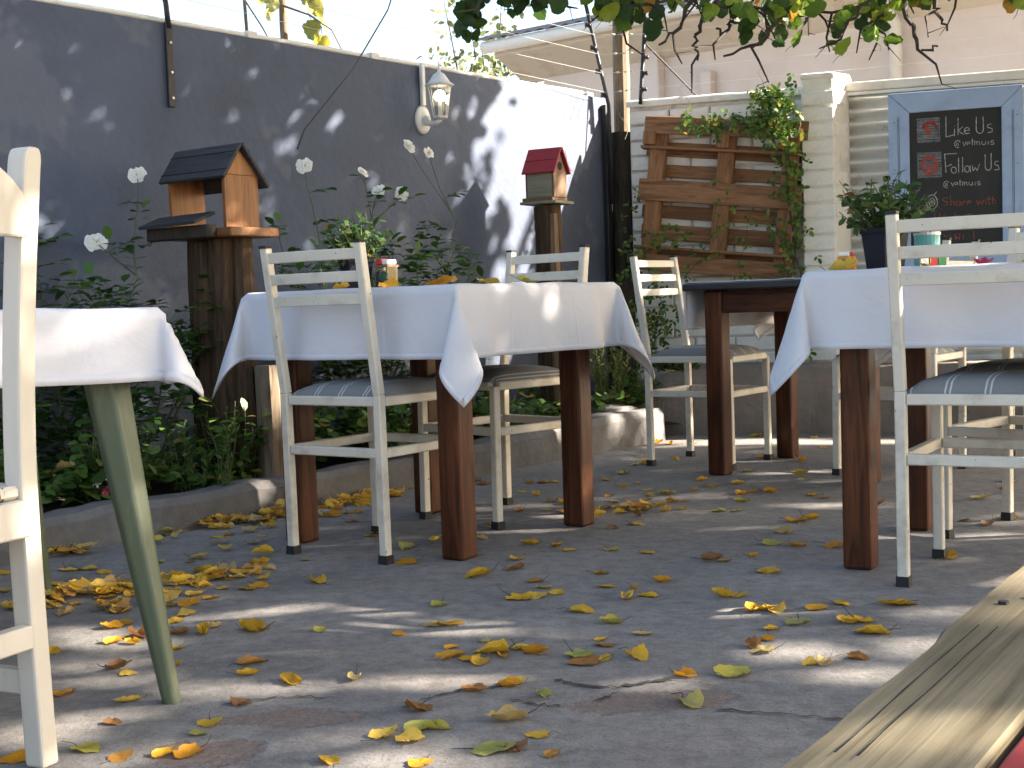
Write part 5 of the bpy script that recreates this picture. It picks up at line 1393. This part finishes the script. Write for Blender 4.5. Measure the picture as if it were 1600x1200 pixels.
# deep drifts of leaf litter, too many to count
def litter_mesh():
    b = MB(); rr = random.Random(77)
    for (x0, y0, sx, sy, n, hh) in ((-.96, 4.52, .15, .10, 38, .03), (-.82, 4.66, .07, .06, 24, .05), (-.62, 4.86, .12, .08, 26, .03), (-.52, 5.02, .13, .06, 24, .03), (-1.12, 3.42, .14, .13, 40, .03), (-1.42, 4.02, .10, .06, 24, .03), (-.84, 3.58, .13, .10, 30, .02), (-.95, 3.30, .12, .08, 18, .02), (.42, 4.55, .12, .09, 16, .03)):
        for k in range(n):
            me = rr.choice(FM); s = rr.uniform(.036, .056); a = rr.uniform(0, 6.28); gx, gy = rr.gauss(0, .55), rr.gauss(0, .55)
            px, py = x0 + gx * sx + gy * sy * .5, y0 + gy * sy + gx * sx * .6
            q = Matrix.Translation((px, py, rr.random() * hh * max(0, 1 - (gx * gx + gy * gy)))) @ Matrix.Rotation(a, 4, 'Z') @ Matrix.Rotation(rr.gauss(0, .3), 4, 'X') @ Matrix.Scale(s, 4)
            b.add([q @ v.co for v in me.vertices], [tuple(p.vertices) for p in me.polygons])
    return b
lm = leaf_mat('litter_leaf', [(0, (.76, .48, .05)), (.4, (.78, .54, .12)), (.6, (.70, .36, .03)), (.8, (.62, .45, .18)), (1, (.36, .17, .05))], .25, .55)
o = litter_mesh().build('leaf_litter', lm, smooth=True)
tag(o, 'drifts of yellow leaf litter heaped along the kerb and floor', 'leaf litter', kind='stuff')
# leaves lying on the tablecloths and on the bed
for (x, y, z, c, s, lab) in ((-.505, 4.05, .776, 'y', .055, 'golden leaf lying on the middle tablecloth behind the near chair'), (-.36, 4.02, .776, 'o', .06, 'orange leaf beside the clear box on the middle tablecloth'),
        (-.20, 4.02, .776, 'o', .12, 'large curled tan-orange leaf on the middle of the middle tablecloth'), (-.06, 4.35, .776, 'y', .085, 'yellow leaf at the far edge of the middle tablecloth'), (.06, 4.20, .776, 'g', .07, 'pale green-yellow leaf near the right corner of the middle tablecloth'),
        (.895, 3.58, .776, 'y', .075, 'bright yellow leaf beside the orange box on the right tablecloth'), (1.155, 3.72, .776, 'y', .06, 'curled golden leaf in front of the teal tin'), (1.46, 3.72, .776, 'y', .09, 'broad yellow leaf beside the pink flower on the right tablecloth'),
        (1.20, 3.86, .883, 'o', .075, 'orange dry leaf resting on top of the teal tin'), (.06, 5.86, .30, 'y', .07, 'bright yellow leaf caught on the bed plants beyond the middle table'), (-1.02, 4.70, .13, 'y', .05, 'yellow leaf on top of the garden kerb'),
        (-.93, 4.83, .135, 'y', .045, 'second yellow leaf on the garden kerb, right of the first'), (-1.43, 4.25, .24, 'a', .06, 'tan leaf caught in the plants left of the green table leg'), (.80, 6.78, .345, 'y', .055, 'yellow leaf on the concrete ledge behind the chair by the pallet'),
        (-.36, 5.55, .34, 'y', .06, 'pale yellow leaf on the plants behind the near chair back legs'), (-.30, 5.42, .17, 'o', .06, 'orange leaf on the kerb behind the middle table')):
    o = link('fallen_leaf', r.choice(FM)); o.scale = (s, s, s); o.location = (x, y, z); o.rotation_euler = (r.uniform(-.3, .3), r.uniform(-.3, .3), r.uniform(0, 6.28))
    col = r.choice(PAL[c]); o.color = (*col, 1); tag(o, lab, 'leaf', 'leaves on tables and plants')

# ------------------------------------------------------------------ tree shading the patio (its trunk stands out of frame to the right)
tree = thing('shade_tree', 'spreading tree with dark leafy branches hanging into the top of the view', 'tree', (7.6, 5.2, 0))
T0 = Vector((7.6, 5.2, 0))
b = MB(); b.tube([(0, 0, 0), (-.05, .02, .8), (-.02, -.05, 1.6), (-.15, 0, 2.5)], [.24, .19, .17, .15], 14); b.build('trunk', M['bark'], tree, smooth=True)
r = random.Random(91)
limbs = MB(); tips = []
def limb(a, c, r0, depth):
    path = stem_path(a, c, r, .28 if depth == 0 else .12, 7)
    limbs.tube(path, [max(.004, r0 * (1 - .75 * i / 7)) for i in range(8)], 7)
    for i in range(2, 8): tips.append(path[i])
    if depth < 2:
        for k in range(4):
            q = path[r.randint(2, 6)]; e = q + Vector((r.uniform(-1.1, 1.1), r.uniform(-1.0, 1.0), r.uniform(-.1, .5))) * (1 - .35 * depth)
            e.z = max(e.z, 2.5); limb(q, e, r0 * .4, depth + 1)
for (x, y, z) in ((-7.6, 1.2, 3.1), (-7.0, -1.0, 3.0), (-6.2, -3.0, 3.0), (-4.0, 2.2, 3.2), (-3.2, -3.6, 3.1), (1.4, 1.4, 3.6), (.8, -1.6, 3.6), (-4.4, .2, 3.5), (-6.4, 2.0, 2.9), (-5.0, -2.0, 3.4)):
    limb(Vector((-.1, 0, 2.3)), Vector((x, y, z)), .09, 0)
limbs.build('limb', M['bark'], tree, smooth=True)

# gaps of the crown: spots that the sun reaches, each (point, radius)
GAPS = []
for k in range(26):
    t_ = .0 + .85 * ((k * 7) % 26) / 26; z_ = .25 + 1.6 * (k / 26); GAPS.append((LW(t_, 0, z_), .10 + .05 * ((k * 5) % 3) / 3))
for (x, y, z, rad) in ((-.77, 2.12, .88, .02), (-.77, 2.12, .36, .025), (-.77, 2.12, .28, .025), (-.77, 2.12, .06, .015), (-.80, 2.25, .40, .02),
        
        (.52, 1.24, .45, .06), (.47, 1.14, .45, .04), (.40, 1.08, .45, .025), (.18, .77, .45, .025), (.26, .80, .45, .015),
        (.26, 4.24, .20, .035), (.26, 4.24, .12, .03), (-.125, 3.74, .06, .02), (-.125, 3.74, .10, .018), (-.125, 3.74, .33, .018), (1.225, 5.79, .25, .03), (1.225, 5.79, .15, .03), (1.40, 4.98, .30, .03), (1.22, 3.92, .06, .02),
        (.02, 3.97, .71, .025), (.03, 3.98, .66, .03), (-.02, 3.92, .63, .02), (.08, 4.05, .66, .02), (-.10, 3.78, .62, .02), (-.10, 3.78, .70, .015),
        (-.90, 4.83, 1.03, .03), (-.91, 4.85, 1.07, .02), (.29, 6.68, 1.3, .02), (.60, 7.5, 1.75, .06), (.60, 7.5, 1.95, .06), (.60, 7.5, 2.15, .06),
        (-.52, 5.42, .34, .06), (-.42, 5.55, .30, .05), (-.62, 5.35, .28, .04), (-.95, 4.80, .40, .04), (-.90, 4.86, .34, .04), (-1.05, 4.72, .33, .03), (.50, 6.85, .5, .09), (.50, 6.85, .3, .08), (.86, 7.08, .4, .06), (.72, 7.0, .33, .06),
        (.50, 6.62, .12, .05), (.55, 6.60, .05, .04), (.36, 6.42, .12, .05), (.30, 6.35, .06, .04), (.68, 6.88, .22, .04), (.78, 6.85, .22, .05), (-1.0, 4.82, .42, .05), (-.92, 4.90, .38, .05), (-1.08, 4.78, .36, .04), (-1.36, 4.42, .36, .025), (-1.25, 4.55, .34, .03), (-.3, 5.75, .36, .05), (-.15, 5.95, .32, .05), (.0, 6.15, .3, .05), (-.75, 5.15, .40, .04), (-.58, 5.50, .95, .04), (-.45, 5.75, .85, .05), (-.62, 5.6, 1.0, .05), (-.47, 4.2, .95, .04), (.05, 6.0, .14, .03), (.15, 6.12, .12, .035), (-.18, 5.78, .12, .03), (-.62, 5.18, .10, .03), (-.74, 5.05, .06, .015)):
    GAPS.append(((x, y, z), rad))
for tok in "-0.34,3.21,0.037 -0.30,3.24,0.031 -0.17,3.19,0.031 -0.11,3.20,0.025 -1.03,3.18,0.037 -0.93,3.01,0.043 -0.74,3.14,0.037 -0.92,2.87,0.037 -0.15,2.55,0.043 -0.19,2.58,0.031 0.36,2.70,0.043 0.43,2.68,0.043 0.52,2.71,0.056 0.60,2.67,0.056 0.67,2.64,0.049 0.61,2.46,0.043 0.52,2.47,0.037 -0.42,2.51,0.037 -0.48,2.51,0.037 -0.31,2.23,0.043 -0.37,2.21,0.037 -0.18,2.09,0.049 -0.27,2.11,0.043 -0.12,2.10,0.037 1.50,6.44,0.043 0.60,4.13,0.025 0.66,4.11,0.025 0.70,4.10,0.025 0.05,4.46,0.037 0.11,4.45,0.031 -0.19,4.48,0.031 0.59,6.03,0.031 0.45,6.07,0.031 0.79,6.45,0.037 0.99,6.31,0.037 1.22,5.34,0.037 1.09,5.37,0.031 1.11,6.14,0.031 1.01,4.73,0.031 0.89,4.58,0.031 1.04,4.50,0.037 1.11,4.48,0.031 1.28,4.34,0.031 1.37,4.25,0.031 1.50,4.20,0.037 1.63,4.33,0.031 1.39,4.06,0.025 1.36,3.85,0.031 1.37,3.64,0.031 1.14,3.24,0.037 1.20,3.24,0.037 1.04,3.24,0.025 0.88,2.95,0.031 0.95,2.96,0.031 0.96,3.11,0.031 0.25,3.11,0.031 0.32,3.07,0.031 0.42,3.02,0.031 0.48,3.03,0.031 0.22,2.47,0.025 0.05,2.52,0.031 0.23,2.57,0.025 -0.60,3.20,0.025 -0.31,3.05,0.025 -0.48,3.00,0.025 -0.13,2.89,0.025 -0.06,2.88,0.025 -0.87,2.62,0.031 -0.79,2.34,0.037 -0.86,2.28,0.043 -0.69,2.17,0.043 -0.62,2.16,0.037 -0.59,2.50,0.037 -0.54,2.51,0.037 -0.93,2.74,0.031 -1.11,3.06,0.031 -0.13,2.99,0.018 -0.57,3.87,0.018 -0.39,3.69,0.025 -0.28,3.72,0.025 1.12,3.87,0.031 1.20,3.87,0.025 0.97,4.12,0.025 0.75,5.01,0.025 1.81,6.34,0.031 1.73,6.36,0.031 2.00,6.00,0.031 1.90,6.03,0.031 0.09,4.18,0.025 0.62,3.01,0.025 0.76,3.05,0.025 0.80,2.72,0.025 0.18,4.16,0.018".split():
    x, y, rad = map(float, tok.split(',')); GAPS.append(((x, y, 0), rad))
for (x, y, z, rad) in ((.85, 4.2, 1.62, .09), (.95, 4.25, 1.64, .10), (1.05, 4.25, 1.62, .10), (1.15, 4.25, 1.66, .08), (.75, 4.25, 1.66, .05), (.45, 4.4, 1.68, .05), (1.5, 4.2, 1.68, .06)):
    GAPS.append(((x, y, z), rad))
for k in range(8): GAPS.append((BW(.70 + .05 * k, .12, 1.72), .07)); GAPS.append((BW(.95 + .02 * k, .13, 1.62), .05)); GAPS.append((BW(.55 + .05 * k, .14, 1.66), .04))
for k in range(9):                      # open edge of the crown over the back of the patio
    GAPS.append(((.55 + .16 * k, 6.72 - .05 * k, 0), .10)); GAPS.append((BW(.4 + .3 * k, .3, .36), .12)); GAPS.append((BW(.3 + .3 * k, -.05, 1.84), .16)); GAPS.append((BW(.3 + .3 * k, -.05, 1.7), .10) if k > 3 else (BW(.3, -.05, 1.84), .1))

rs = np.random.RandomState(17)
NCL = 7000
cx = rs.uniform(-1.1, 9.9, NCL); cy = rs.uniform(.7, 8.3, NCL); cz = rs.uniform(2.45, 3.9, NCL)
per = 13
px_ = np.repeat(cx, per) + rs.normal(0, .11, NCL * per); py_ = np.repeat(cy, per) + rs.normal(0, .11, NCL * per); pz_ = np.repeat(cz, per) + rs.normal(0, .08, NCL * per)
pp = np.stack([px_, py_, pz_], 1)
# denser growth over the slate wall, so that only scattered flecks of sun reach it
m2 = 60
tw2 = rs.uniform(1.15, 5.3, m2); zw2 = rs.uniform(.7, 1.95, m2); rise = rs.uniform(2.6, 3.9, m2)
ok2 = np.array([noise.noise((a * 3.2, b_ * 3.6, 7.0)) < .13 for a, b_ in zip(tw2, zw2)])
base2 = np.array(K)[None, :] + tw2[:, None] * np.array(EL)[None, :]; base2[:, 2] = zw2
ex2 = (base2 + np.array(SUN)[None, :] * ((rise - zw2) / SUN.z)[:, None])[ok2]
pp = np.concatenate([pp, ex2]); px_, py_, pz_ = pp[:, 0], pp[:, 1], pp[:, 2]
keep = pz_ > 2.38
keep &= (py_ < 7.95 - .12 * px_ + .25 * np.sin(px_ * 3))
sv = np.array(SUN)
# where each leaf's shadow meets the slate wall: the end of the wall by the corner stays in the sun
nl_ = np.array(NL); k_ = ((pp - np.array(K)) @ nl_) / (sv @ nl_); hit = pp - k_[:, None] * sv
tw_ = (hit - np.array(K)) @ np.array(EL); zw_ = hit[:, 2]
lim = .98 + .10 * np.sin(zw_ * 5.1 + .6) + .14 * np.sin(tw_ * 23 + zw_ * 17) + .10 * np.sin(zw_ * 31)
keep &= ~((tw_ < lim) & (tw_ > -.6) & (zw_ > .1) & (zw_ < 2.3))
clump_id = np.concatenate([np.repeat(np.arange(NCL), per), np.zeros(len(ex2), int)])
keep &= ~((tw_ < lim + .28) & (tw_ > -.6) & (zw_ > .1) & (zw_ < 2.3) & (clump_id % 3 != 0))
for (g, rad) in GAPS:
    w = pp - np.array(g); al = w @ sv; dist = np.linalg.norm(w - al[:, None] * sv, axis=1)
    keep &= ~((al > 0) & (dist < rad + .022))
fl_ = pp - (pp[:, 2] / sv[2])[:, None] * sv           # shadow on the floor
useful = ((zw_ > -.2) & (zw_ < 2.1) & (tw_ > -.6) & (tw_ < 5.4)) | ((fl_[:, 0] > -3.9) & (fl_[:, 0] < 3.0) & (fl_[:, 1] > .3) & (fl_[:, 1] < 7.8))
keep &= useful | (rs.uniform(0, 1, len(pp)) < .15)      # the crown is thinner to the sides
pp = pp[keep]; n = len(pp)
dd = rs.normal(0, 1, (n, 3)); dd[:, 2] -= .5
nn = rs.normal(0, .55, (n, 3)); nn[:, 2] += 1
leaf_mesh('crown', pp - np.array(T0), dd, nn, rs.uniform(.065, .10, n), OUT_CROWN, M['canopy'], tree, fold=0.0)

# hanging branch with separate leaves across the top of the view
r = random.Random(97)
OUTM = []
for k in range(6):
    q = fallen_mesh(40 + k); q.name = 'leaf'; q.materials[0] = M['spray']; OUTM.append(q)
SPRAY = [(.6, .45, .05), (.10, .17, .02), (.06, .12, .018), (.04, .085, .015), (.20, .30, .03), (.045, .10, .02), (.36, .42, .05), (.035, .075, .018), (.42, .24, .03), (.10, .18, .02), (.26, .36, .04), (.14, .24, .03)]
def spray(pts, nl, spread, sz=.062, subs=0, drop=.10, dark=False):
    path = [Vector(p) for p in pts]; fine = []
    for a, c in zip(path, path[1:]):
        for k in range(5): fine.append(a.lerp(c, k / 5) + rvec(r) * .010)
    fine.append(path[-1])
    b = MB(); b.tube([p - T0 for p in fine], [.0075 * (1 - .75 * i / len(fine)) + .001 for i in range(len(fine))], 6)
    for k in range(subs):
        q = r.choice(fine[2:]); e = q + Vector((r.uniform(-.10, .10), r.uniform(-.1, .1), -r.uniform(.03, .13))); m_ = q.lerp(e, .5) + rvec(r) * .03
        b.tube([q - T0, m_ - T0, e - T0], [.0045, .004, .0022], 5)
        for j in range(1):
            g = m_.lerp(e, r.random()); b.tube([g - T0, g + Vector((r.uniform(-.05, .05), 0, r.uniform(-.05, .02))) - T0], [.002, .001], 3)
    br = b.build('hanging_branch', M['twig'], tree)
    for k in range(nl):
        p = fine[r.randint(1, len(fine) - 1)] + Vector((r.gauss(0, spread), r.gauss(0, spread), r.gauss(0, spread * .6) - drop * r.random()))
        o = link('leaf', r.choice(OUTM), br); s = sz * r.uniform(.65, 1.15); o.scale = (s, s, s)
        o.location = p - T0; o.rotation_euler = (R(90) + r.gauss(0, .6), r.gauss(.3, 1.1), r.uniform(-.8, .8))
        c = r.choice(SPRAY[2:] if not dark else SPRAY[2:4] + SPRAY[5:6] + SPRAY[7:8]); o.color = (*c, 1)
spray([(1.74, 4.311, 1.759), (1.469, 4.349, 1.698), (1.134, 4.399, 1.619), (0.843, 4.291, 1.586)], 46, 0.045, subs=5, drop=.03, dark=False)
spray([(1.057, 4.093, 1.707), (0.971, 4.229, 1.637), (0.806, 4.101, 1.566), (0.672, 4.102, 1.59)], 34, 0.04, subs=8, drop=.03, dark=False)
spray([(1.385, 4.213, 1.746), (1.264, 4.348, 1.644), (1.128, 4.229, 1.524)], 30, 0.045, subs=4, drop=.03, dark=False)
spray([(0.769, 4.421, 1.799), (0.636, 4.518, 1.723), (0.442, 4.293, 1.639), (0.324, 4.324, 1.669)], 30, 0.045, subs=9, drop=.03, dark=False)
spray([(0.462, 4.449, 1.816), (0.374, 4.434, 1.712), (0.198, 4.232, 1.663), (0.042, 4.456, 1.728)], 34, 0.045, subs=2, drop=.03, dark=True)
spray([(0.252, 4.42, 1.815), (0.122, 4.318, 1.704), (-0.039, 4.215, 1.686)], 26, 0.03, subs=1, drop=.03, dark=True)
spray([(-0.037, 4.269, 1.767), (-0.093, 4.411, 1.702), (-0.075, 4.42, 1.632)], 14, 0.022, subs=0, drop=.03, dark=True)
spray([(0.466, 4.499, 1.787), (0.429, 4.472, 1.678), (0.371, 4.432, 1.61)], 14, 0.035, subs=1, drop=.03, dark=False)
spray([(1.579, 4.104, 1.712), (1.625, 4.276, 1.656), (1.609, 4.289, 1.62)], 8, 0.03, subs=0, drop=.03, dark=False)
spray([(0.886, 4.2, 1.639), (0.824, 4.2, 1.505), (0.685, 4.2, 1.455)], 0, .02, subs=1)
spray([(1.162, 4.2, 1.649), (1.102, 4.2, 1.574), (1.041, 4.2, 1.498)], 0, .02, subs=1)
spray([(0.669, 4.2, 1.627), (0.618, 4.2, 1.551), (0.597, 4.2, 1.493), (0.605, 4.2, 1.444)], 0, .02, subs=1)
spray([(0.808, 4.2, 1.661), (0.727, 4.2, 1.566), (0.686, 4.2, 1.525), (0.667, 4.2, 1.539)], 0, .02, subs=1)
spray([(1.329, 4.2, 1.625), (1.348, 4.2, 1.566), (1.377, 4.2, 1.51)], 0, .02, subs=1)
spray([(1.24, 4.2, 1.608), (1.269, 4.2, 1.52), (1.297, 4.2, 1.45), (1.347, 4.2, 1.464)], 0, .02, subs=1)
spray([(0.601, 4.2, 1.648), (0.549, 4.2, 1.543), (0.488, 4.2, 1.496)], 0, .02, subs=1)


# ------------------------------------------------------------------ trees beyond the walls
def far_tree(label, loc, h, rad, n, seed, ls, trunk_h):
    r = random.Random(seed); t = thing('distant_tree', label, 'tree', loc, 0, 'trees beyond the slate wall')
    b = MB(); lv = Leaves(); b.tube([(0, 0, 0), (.06, 0, trunk_h * .5), (0, .05, trunk_h)], [.13, .10, .08], 9)
    for k in range(26):
        a = r.uniform(0, 6.28); q = r.random() ** .5 * rad; e = Vector((math.cos(a) * q, math.sin(a) * q, trunk_h + (h - trunk_h) * r.uniform(.1, 1) * (1 - .5 * (q / rad) ** 2)))
        path = stem_path((0, 0, trunk_h * .9), e, r, .2, 7); b.tube(path, [.035, .03, .025, .02, .015, .01, .007, .004], 5)
        for j in range(n // 26):
            f = r.uniform(.3, 1.0); i = min(6, int(f * 7)); p = path[i] + rvec(r) * r.uniform(.02, .38)
            lv.put(p, rvec(r) + Vector((0, 0, -.4)), rvec(r) + Vector((0, 0, .8)), ls * r.uniform(.6, 1.2))
    b.build('trunk', M['bark'], t); lv.build('crown', OUT_OVAL, M['fartree'], t); return t
far_tree('pale sunlit leafy tree beyond the corner of the slate wall', (-.15, 15.2, 0), 4.3, 1.15, 5200, 101, .085, 1.9)
# bare-branched sapling on the left
t = thing('bare_sapling', 'slender sapling with few yellowing leaves above the slate wall', 'tree', (-1.33, 8.6, 0))
b = MB(); pale = MB(); r = random.Random(105)
T_ = Vector((-1.33, 8.6, 0))
def Q(x, y, z): return Vector((x, y, z)) - T_
b.tube([Q(-1.33, 8.6, 0), Q(-1.34, 8.6, 1.5), Q(-1.365, 8.6, 2.5), Q(-1.36, 8.6, 3.6)], [.035, .03, .026, .018], 8)
b.tube([Q(-1.40, 8.6, 2.15), Q(-1.52, 8.6, 2.38), Q(-1.60, 8.6, 2.46)], [.036, .034, .03], 8)
b.tube([Q(-1.58, 8.6, 1.9), Q(-1.595, 8.6, 2.4), Q(-1.63, 8.6, 3.3)], [.014, .012, .008], 6)
b.tube([Q(-1.36, 8.55, 2.62), Q(-1.2, 8.55, 2.56), Q(-1.05, 8.5, 2.45), Q(-.98, 8.5, 2.30)], [.008, .007, .006, .004], 5)
b.tube([Q(-1.62, 8.6, 2.7), Q(-1.50, 8.6, 2.5), Q(-1.44, 8.6, 2.38)], [.006, .005, .003], 5)
b.build('trunk', M['pole'], t, smooth=True)
for i, (x, z, s, c) in enumerate(((-1.15, 2.60, .13, (.34, .33, .07)), (-1.13, 2.52, .13, (.45, .38, .06)), (-1.17, 2.46, .13, (.25, .27, .06)), (-1.13, 2.36, .14, (.42, .38, .05)), (-1.2, 2.66, .10, (.30, .33, .10)),
                     (-1.48, 2.66, .09, (.40, .42, .14)), (-1.46, 2.75, .12, (.36, .40, .12)), (-1.42, 2.62, .09, (.4, .4, .15)), (-1.70, 2.74, .14, (.30, .36, .10)), (-1.78, 2.72, .13, (.42, .40, .10)), (-1.45, 2.56, .08, (.40, .42, .16)))):
    o = link('leaf', OUTM[i % 6], t); o.scale = (s, s, s); o.location = Q(x, 8.55, z); o.rotation_euler = (R(80) + r.gauss(0, .3), r.gauss(1.2, .5), r.gauss(0, .5)); o.color = (*c, 1)
